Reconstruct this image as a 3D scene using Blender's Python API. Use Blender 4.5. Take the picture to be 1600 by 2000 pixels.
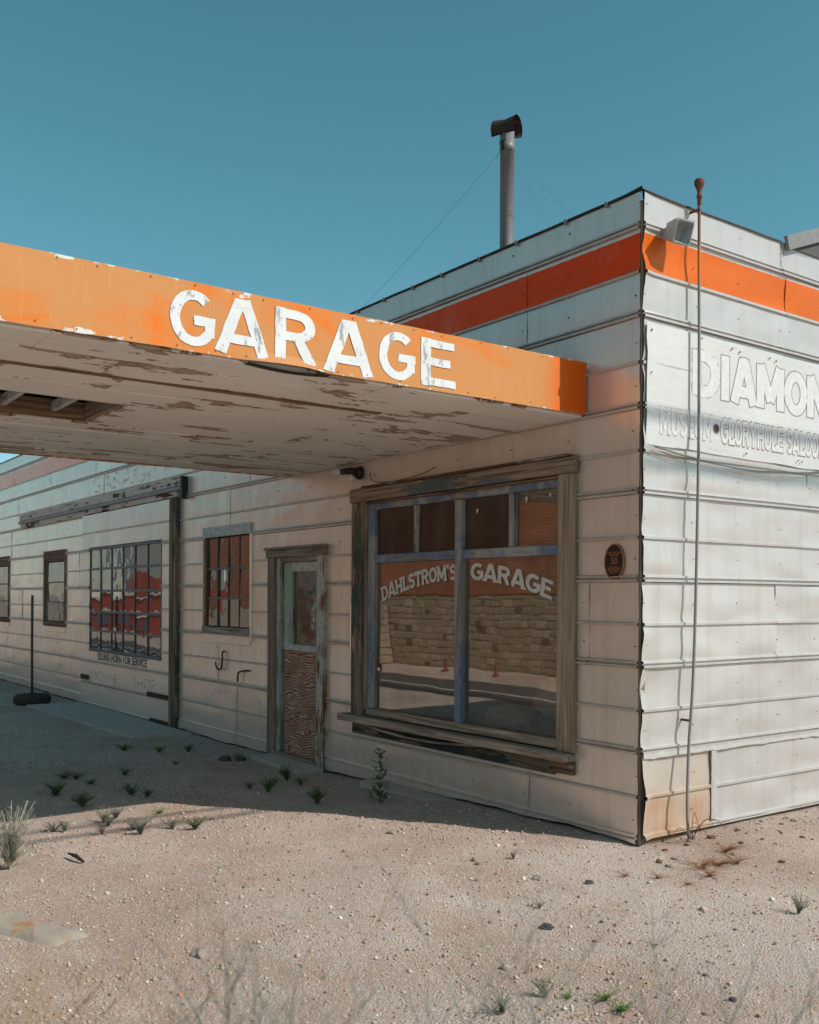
import bpy, bmesh, math, random
import numpy as np
from mathutils import Vector, noise as mnoise

for o in list(bpy.data.objects):
    bpy.data.objects.remove(o)
random.seed(7)
rng = np.random.default_rng(7)
scene = bpy.context.scene
COL = scene.collection
R = math.radians

# ------------------------------------------------------------ camera
CAM = Vector((4.342, -5.031, 1.6))
F_PX, CX, HY = 1920.0, 800.0, 1168.0
_a = R(144)
AX = Vector((math.cos(_a), math.sin(_a), 0)); RT = Vector((math.sin(_a), -math.cos(_a), 0))
cd = bpy.data.cameras.new("camera"); cam = bpy.data.objects.new("camera", cd); COL.objects.link(cam)
cam.location = CAM
cam.rotation_euler = (R(90), R(-0.3), _a - R(90))
cd.sensor_fit = 'VERTICAL'; cd.sensor_height = 36.0; cd.sensor_width = 28.8
cd.lens = F_PX / 2000 * 36.0
cd.shift_y = 168 / 2000.0
cd.clip_start = 0.05; cd.clip_end = 3000
cd.dof.use_dof = True; cd.dof.focus_distance = 8.0; cd.dof.aperture_fstop = 4.0
scene.camera = cam

# ------------------------------------------------------------ sky and sun
SUN = Vector((0.976, 0.56, 1.0)).normalized()
elev = math.asin(SUN.z); azim = math.atan2(SUN.x, SUN.y)
world = bpy.data.worlds.new("World"); scene.world = world; world.use_nodes = True
wn = world.node_tree; wn.nodes.clear()
sky = wn.nodes.new("ShaderNodeTexSky"); sky.sky_type = 'NISHITA'; sky.sun_disc = False
sky.sun_elevation = elev; sky.sun_rotation = azim
sky.air_density = 1.0; sky.dust_density = 1.5; sky.ozone_density = 1.0; sky.altitude = 1700
hsv = wn.nodes.new("ShaderNodeHueSaturation"); hsv.inputs['Hue'].default_value = 0.448
hsv.inputs['Saturation'].default_value = 1.15; hsv.inputs['Value'].default_value = 1.0
bg = wn.nodes.new("ShaderNodeBackground"); bg.inputs['Strength'].default_value = 0.115
wo = wn.nodes.new("ShaderNodeOutputWorld")
wn.links.new(sky.outputs[0], hsv.inputs['Color']); wn.links.new(hsv.outputs[0], bg.inputs[0]); wn.links.new(bg.outputs[0], wo.inputs[0])
sl = bpy.data.lights.new("sun", 'SUN'); sl.energy = 3.9; sl.angle = R(0.53); sl.color = (1.0, 0.98, 0.93)
so = bpy.data.objects.new("sun", sl); COL.objects.link(so); so.location = (6, 4, 9)
so.rotation_euler = SUN.to_track_quat('Z', 'Y').to_euler()
scene.view_settings.view_transform = 'Standard'; scene.view_settings.look = 'None'
scene.view_settings.exposure = 0.0; scene.view_settings.gamma = 1.0
scene.render.engine = 'CYCLES'
scene.cycles.use_denoising = True
scene.cycles.max_bounces = 8; scene.cycles.diffuse_bounces = 4; scene.cycles.glossy_bounces = 4
scene.cycles.transparent_max_bounces = 16
scene.cycles.caustics_reflective = False; scene.cycles.caustics_refractive = False

# ------------------------------------------------------------ helpers
WLOC = {}
def wloc(o): return WLOC.get(o.name, Vector((0, 0, 0)))

def ground_at(px, py, z=0.0):
    v = AX + RT * ((px - CX) / F_PX) + Vector((0, 0, 1)) * ((HY - py) / F_PX)
    t = (z - CAM.z) / v.z
    return CAM + v * t

def empty(name, loc=(0, 0, 0), parent=None):
    o = bpy.data.objects.new(name, None); COL.objects.link(o)
    o.empty_display_size = 0.1
    loc = Vector(loc)
    WLOC[o.name] = loc.copy()
    if parent is not None:
        o.parent = parent; o.location = loc - wloc(parent)
    else:
        o.location = loc
    return o

def tag(o, label=None, cat=None, group=None, kind=None):
    if label: o["label"] = label
    if cat: o["category"] = cat
    if group: o["group"] = group
    if kind: o["kind"] = kind
    return o

def mk(name, verts, faces, mat, parent=None, smooth=False, loc=None):
    """link one mesh object; verts in world coordinates"""
    base = wloc(parent) if parent is not None else Vector((0, 0, 0))
    org = Vector(loc) if loc is not None else base
    me = bpy.data.meshes.new(name)
    me.from_pydata([(v[0] - org.x, v[1] - org.y, v[2] - org.z) for v in verts], [], faces)
    me.update()
    if smooth:
        me.polygons.foreach_set("use_smooth", [True] * len(me.polygons))
    if mat is not None: me.materials.append(mat)
    o = bpy.data.objects.new(name, me); COL.objects.link(o)
    if parent is not None:
        o.parent = parent; o.location = org - base
    else:
        o.location = org
    WLOC[o.name] = org.copy()
    return o

class MB:
    def __init__(s): s.v = []; s.f = []
    def add(s, vs, fs):
        b = len(s.v); s.v += [tuple(v) for v in vs]; s.f += [tuple(i + b for i in f) for f in fs]; return s
    def box(s, x0, x1, y0, y1, z0, z1, c=0.0, jit=0.0):
        if x0 > x1: x0, x1 = x1, x0
        if y0 > y1: y0, y1 = y1, y0
        if z0 > z1: z0, z1 = z1, z0
        c = min(c, (x1 - x0) * .3, (y1 - y0) * .3, (z1 - z0) * .3)
        if c <= 0:
            vs = [(x, y, z) for z in (z0, z1) for y in (y0, y1) for x in (x0, x1)]
            fs = [(0, 2, 3, 1), (4, 5, 7, 6), (0, 1, 5, 4), (2, 6, 7, 3), (0, 4, 6, 2), (1, 3, 7, 5)]
        else:
            vs, fs = chamfer_box(x0, x1, y0, y1, z0, z1, c)
        if jit:
            vs = [(x + random.uniform(-jit, jit), y + random.uniform(-jit, jit), z + random.uniform(-jit, jit)) for x, y, z in vs]
        return s.add(vs, fs)
    def tube(s, pts, rad, n=8, caps=True):
        pts = [Vector(p) for p in pts]
        rads = rad if isinstance(rad, (list, tuple)) else [rad] * len(pts)
        rings = []; prev = None
        for i, p in enumerate(pts):
            d = (pts[min(i + 1, len(pts) - 1)] - pts[max(i - 1, 0)])
            if d.length < 1e-9: d = Vector((0, 0, 1))
            d.normalize()
            if prev is None:
                a = d.orthogonal().normalized()
            else:
                a = prev - d * prev.dot(d)
                a = a.normalized() if a.length > 1e-6 else d.orthogonal().normalized()
            prev = a; b = d.cross(a)
            rings.append([p + (a * math.cos(2 * math.pi * k / n) + b * math.sin(2 * math.pi * k / n)) * rads[i] for k in range(n)])
        vs = [v for r in rings for v in r]; fs = []
        for i in range(len(rings) - 1):
            for k in range(n):
                fs.append((i * n + k, i * n + (k + 1) % n, (i + 1) * n + (k + 1) % n, (i + 1) * n + k))
        if caps:
            fs.append(tuple(range(n - 1, -1, -1))); fs.append(tuple((len(rings) - 1) * n + k for k in range(n)))
        return s.add(vs, fs)
    def lathe(s, prof, c, n=20, axis='z'):
        vs = []; fs = []
        for (r, h) in prof:
            for k in range(n):
                t = 2 * math.pi * k / n
                q = (r * math.cos(t), r * math.sin(t), h)
                if axis == 'y': q = (q[0], -q[2], q[1])
                elif axis == 'x': q = (q[2], q[0], q[1])
                vs.append((c[0] + q[0], c[1] + q[1], c[2] + q[2]))
        for i in range(len(prof) - 1):
            for k in range(n):
                fs.append((i * n + k, i * n + (k + 1) % n, (i + 1) * n + (k + 1) % n, (i + 1) * n + k))
        if prof[0][0] > 1e-5: fs.append(tuple(range(n - 1, -1, -1)))
        if prof[-1][0] > 1e-5: fs.append(tuple((len(prof) - 1) * n + k for k in range(n)))
        return s.add(vs, fs)
    def build(s, name, mat, parent=None, smooth=False, loc=None):
        return mk(name, s.v, s.f, mat, parent, smooth, loc)

def chamfer_box(x0, x1, y0, y1, z0, z1, c):
    """box with 45 degree edges: 24 vertices"""
    vs = []; idx = {}
    X = (x0, x1); Y = (y0, y1); Z = (z0, z1)
    def s(i): return 1 if i == 0 else -1
    for i in (0, 1):
        for j in (0, 1):
            for k in (0, 1):
                x, y, z = X[i], Y[j], Z[k]
                dx, dy, dz = s(i) * c, s(j) * c, s(k) * c
                idx[(i, j, k, 'x')] = len(vs); vs.append((x, y + dy, z + dz))
                idx[(i, j, k, 'y')] = len(vs); vs.append((x + dx, y, z + dz))
                idx[(i, j, k, 'z')] = len(vs); vs.append((x + dx, y + dy, z))
    g = lambda *a: idx[a]
    fs = []
    fs.append((g(1,0,0,'x'), g(1,1,0,'x'), g(1,1,1,'x'), g(1,0,1,'x')))
    fs.append((g(0,0,0,'x'), g(0,0,1,'x'), g(0,1,1,'x'), g(0,1,0,'x')))
    fs.append((g(0,0,0,'y'), g(1,0,0,'y'), g(1,0,1,'y'), g(0,0,1,'y')))
    fs.append((g(0,1,0,'y'), g(0,1,1,'y'), g(1,1,1,'y'), g(1,1,0,'y')))
    fs.append((g(0,0,1,'z'), g(1,0,1,'z'), g(1,1,1,'z'), g(0,1,1,'z')))
    fs.append((g(0,0,0,'z'), g(0,1,0,'z'), g(1,1,0,'z'), g(1,0,0,'z')))
    for k in (0, 1):
        for (i, j) in ((0,0),(1,0),(0,1),(1,1)):
            pass
    # edges along z
    for i in (0,1):
        for j in (0,1):
            q = (g(i,j,0,'x'), g(i,j,0,'y'), g(i,j,1,'y'), g(i,j,1,'x')); fs.append(q if i == j else q[::-1])
    for i in (0,1):
        for k in (0,1):
            q = (g(i,0,k,'x'), g(i,0,k,'z'), g(i,1,k,'z'), g(i,1,k,'x')); fs.append(q[::-1] if i == k else q)
    for j in (0,1):
        for k in (0,1):
            q = (g(0,j,k,'y'), g(0,j,k,'z'), g(1,j,k,'z'), g(1,j,k,'y')); fs.append(q if j == k else q[::-1])
    for i in (0,1):
        for j in (0,1):
            for k in (0,1):
                q = (g(i,j,k,'x'), g(i,j,k,'y'), g(i,j,k,'z')); fs.append(q if (i+j+k) % 2 else q[::-1])
    return vs, fs

def board(name, x0, x1, y0, y1, z0, z1, mat, parent, c=0.004, jit=0.0015):
    return MB().box(x0, x1, y0, y1, z0, z1, c, jit).build(name, mat, parent)

# ------------------------------------------------------------ node materials
class NT:
    def __init__(s, name):
        s.m = bpy.data.materials.new(name); s.m.use_nodes = True
        s.t = s.m.node_tree; s.t.nodes.clear()
        s.out = s.n("ShaderNodeOutputMaterial")
        s.tc = s.n("ShaderNodeTexCoord")
        s.obj = s.tc.outputs['Object']
    def n(s, typ, **kw):
        q = s.t.nodes.new(typ)
        for k, v in kw.items(): setattr(q, k, v)
        return q
    def l(s, a, b):
        if hasattr(a, 'is_output') or isinstance(a, bpy.types.NodeSocket): s.t.links.new(a, b)
        else:
            if isinstance(a, (tuple, list)) and len(a) == 3 and b.type == 'RGBA': a = (*a, 1)
            b.default_value = a
    def scale(s, v, sc):
        q = s.n("ShaderNodeMapping"); s.l(v, q.inputs[0]); q.inputs['Scale'].default_value = sc; return q.outputs[0]
    def shift(s, v, lo):
        q = s.n("ShaderNodeMapping"); s.l(v, q.inputs[0]); s.l(lo, q.inputs['Location']); return q.outputs[0]
    def noise(s, sc=5, det=4, rough=.55, vec=None, dist=0.0):
        q = s.n("ShaderNodeTexNoise"); s.l(vec if vec is not None else s.obj, q.inputs['Vector'])
        q.inputs['Scale'].default_value = sc; q.inputs['Detail'].default_value = det
        q.inputs['Roughness'].default_value = rough; q.inputs['Distortion'].default_value = dist
        return q.outputs['Fac']
    def voro(s, sc=5, vec=None, feature='F1'):
        q = s.n("ShaderNodeTexVoronoi", feature=feature); s.l(vec if vec is not None else s.obj, q.inputs['Vector'])
        q.inputs['Scale'].default_value = sc; return q
    def ramp(s, fac, stops, interp='LINEAR'):
        q = s.n("ShaderNodeValToRGB"); q.color_ramp.interpolation = interp
        e = q.color_ramp.elements
        while len(e) < len(stops): e.new(0.5)
        for i, (p, c) in enumerate(stops):
            e[i].position = p; e[i].color = (c, c, c, 1) if isinstance(c, (int, float)) else (*c, 1)
        s.l(fac, q.inputs[0]); return q.outputs[0]
    def step(s, fac, a, b):
        q = s.n("ShaderNodeMapRange"); s.l(fac, q.inputs[0]); s.l(a, q.inputs[1]); s.l(b, q.inputs[2])
        q.inputs[3].default_value = 0; q.inputs[4].default_value = 1; q.clamp = True; return q.outputs[0]
    def mix(s, fac, a, b, mode='MIX'):
        q = s.n("ShaderNodeMix", data_type='RGBA', blend_type=mode)
        s.l(fac, q.inputs[0]); s.l(a, q.inputs[6]); s.l(b, q.inputs[7]); return q.outputs[2]
    def math(s, op, a, b=0.0, c=None):
        q = s.n("ShaderNodeMath", operation=op); s.l(a, q.inputs[0]); s.l(b, q.inputs[1])
        if c is not None: s.l(c, q.inputs[2])
        return q.outputs[0]
    def xyz(s, v=None):
        q = s.n("ShaderNodeSeparateXYZ"); s.l(v if v is not None else s.obj, q.inputs[0]); return q.outputs
    def rnd(s):
        return s.n("ShaderNodeObjectInfo").outputs['Random']
    def bump(s, h, st=.3, d=.01, nrm=None):
        q = s.n("ShaderNodeBump"); s.l(h, q.inputs['Height']); q.inputs['Strength'].default_value = st
        q.inputs['Distance'].default_value = d
        if nrm is not None: s.l(nrm, q.inputs['Normal'])
        return q.outputs[0]
    def bsdf(s, col, rough=.6, bump=None, metal=0.0, spec=.5):
        q = s.n("ShaderNodeBsdfPrincipled"); s.l(col, q.inputs['Base Color']); s.l(rough, q.inputs['Roughness'])
        s.l(metal, q.inputs['Metallic']); s.l(spec, q.inputs['Specular IOR Level'])
        if bump is not None: s.l(bump, q.inputs['Normal'])
        return q.outputs[0]
    def fin(s, sh):
        s.t.links.new(sh, s.out.inputs[0]); return s.m

def siding_mat(name, base, base2, stripe, stripe_far, stain=None, metal=.50, rough=.24):
    t = NT(name); z = t.xyz()
    zc, xc, yc = z[2], z[0], z[1]
    big = t.noise(.9, 3); fine = t.noise(9, 5, .6)
    streak = t.noise(1, 4, .6, t.scale(t.obj, (9, 9, .55)))
    col = t.mix(t.step(big, .35, .68), base, base2)
    rv = t.rnd()
    col = t.mix(t.math('MULTIPLY', rv, .22), col, (base2[0]*.80, base2[1]*.80, base2[2]*.80))
    col = t.mix(t.math('MULTIPLY', t.step(streak, .48, .75), .34), col, (base2[0]*.70, base2[1]*.64, base2[2]*.56))
    col = t.mix(t.math('MULTIPLY', t.step(fine, .58, .8), .18), col, (base2[0]*.72, base2[1]*.66, base2[2]*.58))
    # orange band painted round the top
    edge = t.math('ADD', zc, t.math('MULTIPLY', t.math('SUBTRACT', t.noise(14, 3), .5), .012))
    band = t.math('MULTIPLY', t.step(edge, 3.768, 3.772), t.math('SUBTRACT', 1.0, t.step(edge, 4.016, 4.020)))
    scr = t.step(t.noise(1, 6, .7, t.scale(t.obj, (2.5, 2.5, 22))), .64, .72)
    sc2 = t.mix(t.math('MULTIPLY', scr, .5), stripe, (.62, .22, .05))
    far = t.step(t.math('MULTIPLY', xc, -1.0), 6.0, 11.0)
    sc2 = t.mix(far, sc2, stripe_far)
    col = t.mix(band, col, sc2)
    if stain is None:
        pt = t.noise(1.6, 6, .68, t.scale(t.obj, (1.0, 1.0, .8)))
        col = t.mix(t.math('MULTIPLY', t.step(pt, .54, .72), .38), col, (.52, .40, .31))
    # scuffs and rust runs
    sp = t.step(t.noise(3.1, 8, .72), .70, .76)
    col = t.mix(t.math('MULTIPLY', sp, .55), col, (.20, .105, .05))
    if stain is not None:
        reg = t.math('MULTIPLY', t.math('SUBTRACT', 1.0, t.step(yc, .735, .74)), t.math('SUBTRACT', 1.0, t.step(zc, .54, .57)))
        sn = t.noise(2.4, 4)
        col = t.mix(t.math('MULTIPLY', reg, t.step(sn, .1, .75)), col, stain)
        sn2 = t.noise(1, 4, .6, t.scale(t.obj, (5, 5, 1.2)))
        col = t.mix(t.math('MULTIPLY', t.math('MULTIPLY', reg, t.math('SUBTRACT', 1.0, t.step(zc, .22, .34))), t.step(sn2, .35, .6)), col, (.58, .34, .20))
    rust = t.step(t.noise(1, 5, .7, t.scale(t.obj, (30, 30, 1.1))), .70, .80)
    col = t.mix(t.math('MULTIPLY', rust, .42), col, (.30, .15, .07))
    b = t.bump(t.noise(3.2, 2), .25, .03)
    b = t.bump(t.noise(60, 3), .012, .002, b)
    rg = t.math('ADD', rough, t.math('MULTIPLY', fine, .14))
    return t.fin(t.bsdf(col, rg, b, metal, .3))

def wood_mat(name, a, b, axis='z', paint=None, amt=.5, paint2=None, rough=.82, bumpst=.5):
    t = NT(name)
    sc = {'x': (1.3, 34, 34), 'y': (34, 1.3, 34), 'z': (34, 34, 1.3)}[axis]
    off = t.n("ShaderNodeCombineXYZ"); rv = t.rnd()
    t.l(t.math('MULTIPLY', rv, 13.0), off.inputs[0]); t.l(t.math('MULTIPLY', rv, 7.0), off.inputs[2])
    v = t.shift(t.obj, off.outputs[0])
    g = t.noise(1, 6, .65, t.scale(v, sc), .6)
    col = t.ramp(g, [(.28, (a[0]*.35, a[1]*.33, a[2]*.32)), (.42, a), (.62, b), (.8, (b[0]*1.25, b[1]*1.25, b[2]*1.25))])
    sc2 = {'x': (.45, 2.2, 2.2), 'y': (2.2, .45, 2.2), 'z': (2.2, 2.2, .45)}[axis]
    if paint is not None:
        pn = t.noise(3.2, 8, .68, t.scale(v, sc2))
        pn = t.math('ADD', pn, t.math('MULTIPLY', t.math('SUBTRACT', g, .5), .35))
        th = .5 + (.5 - amt) * .5
        pf = t.step(pn, th, th + .02)
        pc = t.mix(t.step(t.noise(22, 4), .35, .75), paint, (paint[0]*.6, paint[1]*.6, paint[2]*.62))
        if paint2 is not None:
            pc = t.mix(t.step(t.noise(1.7, 5, .6, v), .50, .56), pc, paint2)
        col = t.mix(pf, col, pc)
        h = t.math('ADD', t.math('MULTIPLY', g, .6), t.math('MULTIPLY', pf, .5))
    else:
        h = g
    return t.fin(t.bsdf(col, rough, t.bump(h, bumpst, .006), spec=.25))

def plain(name, col, rough=.6, metal=0.0, var=.25, sc=14, bumpst=.15, spec=.4, dark=None, thr=None):
    t = NT(name)
    n = t.noise(sc, 5, .62)
    c = t.mix(t.step(n, .3, .75), col, (col[0]*(1-var), col[1]*(1-var), col[2]*(1-var)))
    if dark is not None:
        c = t.mix(t.step(t.noise(sc * .45, 7, .7), thr, thr + .06), c, dark)
    return t.fin(t.bsdf(c, rough, t.bump(n, bumpst, .004), metal, spec))

def glass_mat(name, refl=.30, tint=(.55, .52, .48), dust=.10, dustc=(.32, .28, .23), wob=.0, wsc=3.0, rough=.012):
    t = NT(name)
    b = None
    if wob > 0:
        off = t.n("ShaderNodeCombineXYZ"); t.l(t.math('MULTIPLY', t.rnd(), 31.0), off.inputs[0])
        b = t.bump(t.noise(wsc, 1.5, .4, t.shift(t.obj, off.outputs[0])), wob, .05)
    gl = t.n("ShaderNodeBsdfGlossy"); gl.inputs['Roughness'].default_value = rough; gl.inputs['Color'].default_value = (.96, .95, .93, 1)
    if b is not None: t.l(b, gl.inputs['Normal'])
    tr = t.n("ShaderNodeBsdfTransparent"); tr.inputs[0].default_value = (*tint, 1)
    lw = t.n("ShaderNodeLayerWeight"); lw.inputs[0].default_value = .35
    f = t.math('ADD', t.math('MULTIPLY', lw.outputs['Fresnel'], .35), refl)
    m = t.n("ShaderNodeMixShader"); t.l(f, m.inputs[0]); t.t.links.new(tr.outputs[0], m.inputs[1]); t.t.links.new(gl.outputs[0], m.inputs[2])
    df = t.n("ShaderNodeBsdfDiffuse"); df.inputs[0].default_value = (*dustc, 1)
    m2 = t.n("ShaderNodeMixShader")
    dn = t.noise(1, 5, .6, t.scale(t.obj, (3.5, 3.5, 1.2)))
    t.l(t.math('MULTIPLY', t.step(dn, .25, .85), dust * 2), m2.inputs[0])
    t.t.links.new(m.outputs[0], m2.inputs[1]); t.t.links.new(df.outputs[0], m2.inputs[2])
    return t.fin(m2.outputs[0])

M = {}
M['side'] = siding_mat('white_painted_sheet', (.65, .60, .56), (.585, .545, .51), (.80, .15, .012), (.80, .15, .012), metal=.28, rough=.30, stain=(.585, .475, .37))
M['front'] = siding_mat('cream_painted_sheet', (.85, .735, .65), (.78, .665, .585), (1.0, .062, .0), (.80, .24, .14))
def slide_m():
    t = NT('sliding_door_paint')
    streak = t.noise(1, 4, .6, t.scale(t.obj, (8, 8, .5)))
    c = t.mix(t.step(t.noise(1.1, 3), .35, .7), (.84, .73, .645), (.76, .65, .57))
    c = t.mix(t.math('MULTIPLY', t.step(streak, .55, .8), .35), c, (.60, .42, .30))
    c = t.mix(t.math('MULTIPLY', t.step(t.noise(4, 8, .72), .68, .74), .6), c, (.2, .11, .06))
    return t.fin(t.bsdf(c, .36, t.bump(t.noise(3, 2), .25, .03), .4, .3))
M['slide'] = slide_m()
M['seam'] = plain('grimy_seam_cap', (.64, .55, .48), .4, metal=.3, var=.35, sc=6)
M['sheath'] = plain('dark_sheathing', (.035, .028, .022), .9)
M['nail'] = plain('rusty_nail_head', (.06, .035, .025), .7)
M['wood_z'] = wood_mat('weathered_wood_upright', (.17, .125, .095), (.34, .26, .205), 'z')
M['wood_x'] = wood_mat('weathered_wood_rail', (.19, .14, .105), (.38, .29, .23), 'x')
M['wood_y'] = wood_mat('weathered_wood_joist', (.16, .10, .06), (.36, .24, .15), 'y')
M['head'] = wood_mat('flaked_head_board', (.17, .115, .08), (.36, .265, .195), 'x', (.13, .165, .215), .44, (.10, .115, .11))
M['casing_l'] = wood_mat('flaked_casing', (.18, .12, .08), (.34, .245, .175), 'z', (.075, .08, .075), .48, (.09, .10, .065))
M['casing_r'] = wood_mat('bare_brown_casing', (.24, .165, .11), (.43, .31, .22), 'z')
M['blue_x'] = wood_mat('blue_grey_sash_rail', (.22, .19, .17), (.40, .36, .32), 'x', (.20, .24, .33), .58, (.34, .34, .35))
M['blue_z'] = wood_mat('blue_grey_sash_stile', (.22, .19, .17), (.40, .36, .32), 'z', (.20, .24, .33), .54, (.32, .32, .32))
M['grey_z'] = wood_mat('grey_mullion_wood', (.22, .20, .19), (.44, .41, .38), 'z', (.13, .155, .20), .40)
M['apron'] = wood_mat('dark_green_apron', (.11, .085, .06), (.24, .18, .13), 'x', (.032, .042, .042), .62, (.055, .055, .04))
M['sill'] = wood_mat('worn_sill_wood', (.22, .165, .125), (.48, .38, .30), 'x')
M['door_case'] = wood_mat('brown_door_casing', (.19, .14, .105), (.37, .28, .215), 'z', (.26, .235, .20), .32)
M['door_peel'] = wood_mat('peeling_white_casing', (.20, .075, .025), (.34, .14, .05), 'z', (.56, .53, .48), .58, (.30, .27, .23))
M['door_head'] = wood_mat('crazed_door_head', (.18, .135, .10), (.34, .26, .20), 'x', (.33, .29, .24), .42)
M['door_green'] = wood_mat('pale_green_stile', (.22, .22, .18), (.40, .38, .33), 'z', (.56, .56, .52), .62, (.34, .41, .32))
M['door_white'] = wood_mat('pale_door_rail', (.26, .2, .16), (.45, .38, .32), 'x', (.60, .58, .55), .72)
M['track'] = wood_mat('flaking_track_board', (.06, .035, .025), (.17, .09, .06), 'x', (.70, .60, .53), .62, (.60, .50, .44))
M['brownwood'] = wood_mat('brown_window_wood', (.15, .09, .058), (.32, .20, .13), 'z')
M['brownwood_x'] = wood_mat('brown_window_head', (.10, .055, .032), (.25, .14, .08), 'x', (.36, .32, .28), .34)
def ply():
    t = NT('swirled_plywood'); q = t.xyz()
    n1 = t.noise(1, 3, .5, t.scale(t.obj, (2.6, 2, 5.5)), .7)
    n2 = t.noise(1, 2, .5, t.scale(t.obj, (9, 3, 22)))
    ph = t.math('ADD', t.math('MULTIPLY', q[2], 230.0), t.math('ADD', t.math('MULTIPLY', n1, 40.0), t.math('MULTIPLY', n2, 4.5)))
    w = t.math('SINE', ph)
    th = t.math('ADD', t.math('MULTIPLY', t.math('SUBTRACT', t.noise(5, 4), .5), 3.2), .38)
    f = t.step(t.math('SUBTRACT', w, th), -.8, .7)
    br = t.mix(t.noise(30, 3), (.20, .066, .032), (.32, .125, .066))
    wh = t.mix(t.noise(18, 4), (.62, .465, .375), (.47, .335, .26))
    c = t.mix(f, br, wh)
    return t.fin(t.bsdf(c, .8, t.bump(f, .5, .004), spec=.2))
M['ply'] = ply()
def soffit():
    t = NT('peeling_soffit_paint')
    off = t.n("ShaderNodeCombineXYZ"); rv = t.rnd(); t.l(t.math('MULTIPLY', rv, 17.0), off.inputs[1]); t.l(t.math('MULTIPLY', rv, 5.0), off.inputs[0])
    v = t.shift(t.obj, off.outputs[0])
    n = t.noise(1.5, 10, .66, t.scale(v, (2.6, .9, 1)))
    ed = t.n('ShaderNodeAttribute', attribute_name='edge').outputs['Fac']
    n = t.math('ADD', n, t.math('MULTIPLY', ed, t.math('MULTIPLY', t.noise(1.1, 3), .13)))
    paint = t.mix(t.step(t.noise(1.3, 4), .35, .7), (.88, .81, .74), (.80, .73, .66))
    rust = t.mix(t.noise(11, 4), (.30, .125, .04), (.17, .075, .03))
    tan = t.mix(t.noise(1, 5, .6, t.scale(v, (28, 2, 1))), (.36, .28, .21), (.50, .40, .31))
    c = t.mix(t.step(n, .585, .592), paint, rust)
    c = t.mix(t.step(n, .602, .610), c, tan)
    st = t.step(t.noise(1, 5, .6, t.scale(v, (7, .35, 1))), .58, .78)
    c = t.mix(t.math('MULTIPLY', st, .2), c, (.40, .25, .15))
    sp = t.step(t.noise(9, 8, .75, t.scale(v, (2, .7, 1))), .66, .70)
    c = t.mix(t.math('MULTIPLY', sp, .8), c, (.16, .075, .03))
    h = t.math('SUBTRACT', 1.0, t.step(n, .583, .592))
    return t.fin(t.bsdf(c, .8, t.bump(h, .6, .004), spec=.25))
M['soffit'] = soffit()
def fascia():
    t = NT('faded_orange_fascia'); q = t.xyz()
    n = t.noise(1, 4, .6, t.scale(t.obj, (1, .9, 2.0)), .6)
    st = t.noise(1, 3, .55, t.scale(t.obj, (6, 6, .35)))
    f = t.step(t.math('ADD', n, t.math('MULTIPLY', t.math('SUBTRACT', st, .5), .25)), .36, .50)
    f = t.math('MULTIPLY', f, t.math('SUBTRACT', 1.0, t.step(t.math('ADD', q[1], t.math('MULTIPLY', t.noise(4, 3), .25)), -.25, .0)))  # keeps the tan out where the building corner's shadow falls
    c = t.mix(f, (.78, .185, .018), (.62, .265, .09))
    c = t.mix(t.step(t.math('ADD', q[1], t.math('MULTIPLY', t.noise(5, 3), .2)), -.34, -.10), c, (.84, .115, .004))  # red-orange tone of the corner's shadow painted into the colour near the wall
    bm_ = t.noise(1, 5, .65, t.scale(t.obj, (1, 2.2, 60)))
    c = t.mix(t.math('MULTIPLY', t.step(bm_, .42, .68), .20), c, (.60, .22, .07))
    c = t.mix(t.math('MULTIPLY', t.step(t.noise(1, 6, .7, t.scale(t.obj, (1, 26, 2.2))), .56, .74), .30), c, (.72, .40, .20))
    chip = t.noise(9, 8, .7, t.scale(t.obj, (1, .7, 1.3)))
    top = t.step(q[2], 3.175, 3.245); bot = t.math('SUBTRACT', 1.0, t.step(q[2], 2.89, 2.945))
    em = t.math('MULTIPLY', t.math('MAXIMUM', top, bot), .22)
    cf = t.step(t.math('ADD', chip, em), .765, .78)
    c = t.mix(cf, c, (.74, .71, .66))
    sp = t.step(t.noise(12, 6, .7), .74, .78)
    c = t.mix(t.math('MULTIPLY', sp, .6), c, (.32, .10, .03))
    return t.fin(t.bsdf(c, .55, t.bump(t.noise(2.5, 2), .2, .03), spec=.12))
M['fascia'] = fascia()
def letterpaint():
    t = NT('brushed_white_letters')
    s1 = t.noise(1, 7, .7, t.scale(t.obj, (1, 16, 7)))
    c = t.mix(t.step(t.noise(7, 3), .3, .8), (.78, .77, .75), (.66, .655, .64))
    c = t.mix(t.step(s1, .56, .62), c, (.36, .36, .355))
    c = t.mix(t.step(t.noise(1, 8, .75, t.scale(t.obj, (1, 26, 13))), .62, .66), c, (.16, .16, .16))
    return t.fin(t.bsdf(c, .6, spec=.3))
M['letters'] = letterpaint()
M['fnail'] = plain('painted_nail_head', (.40, .13, .04), .7, var=.5)
M['glassletter'] = plain('white_glass_letters', (.66, .63, .58), .6, var=.15)
M['blacktext'] = plain('worn_black_paint', (.055, .05, .05), .7, var=.4)
def ghost(name, col, thr=.46):
    t = NT(name)
    d = t.n("ShaderNodeBsdfDiffuse"); d.inputs[0].default_value = (*col, 1)
    tr = t.n("ShaderNodeBsdfTransparent"); m = t.n("ShaderNodeMixShader")
    t.l(t.math('MULTIPLY', t.step(t.noise(16, 6, .7), thr, thr + .12), .75), m.inputs[0])
    t.t.links.new(tr.outputs[0], m.inputs[1]); t.t.links.new(d.outputs[0], m.inputs[2])
    return t.fin(m.outputs[0])
M['ghost'] = ghost('ghost_lettering', (.36, .31, .27), .50)
M['ghost_light'] = ghost('faint_ghost_lettering', (.46, .38, .33), .5)
M['signline'] = ghost('faded_outline_paint', (.33, .25, .23), .26)
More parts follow.
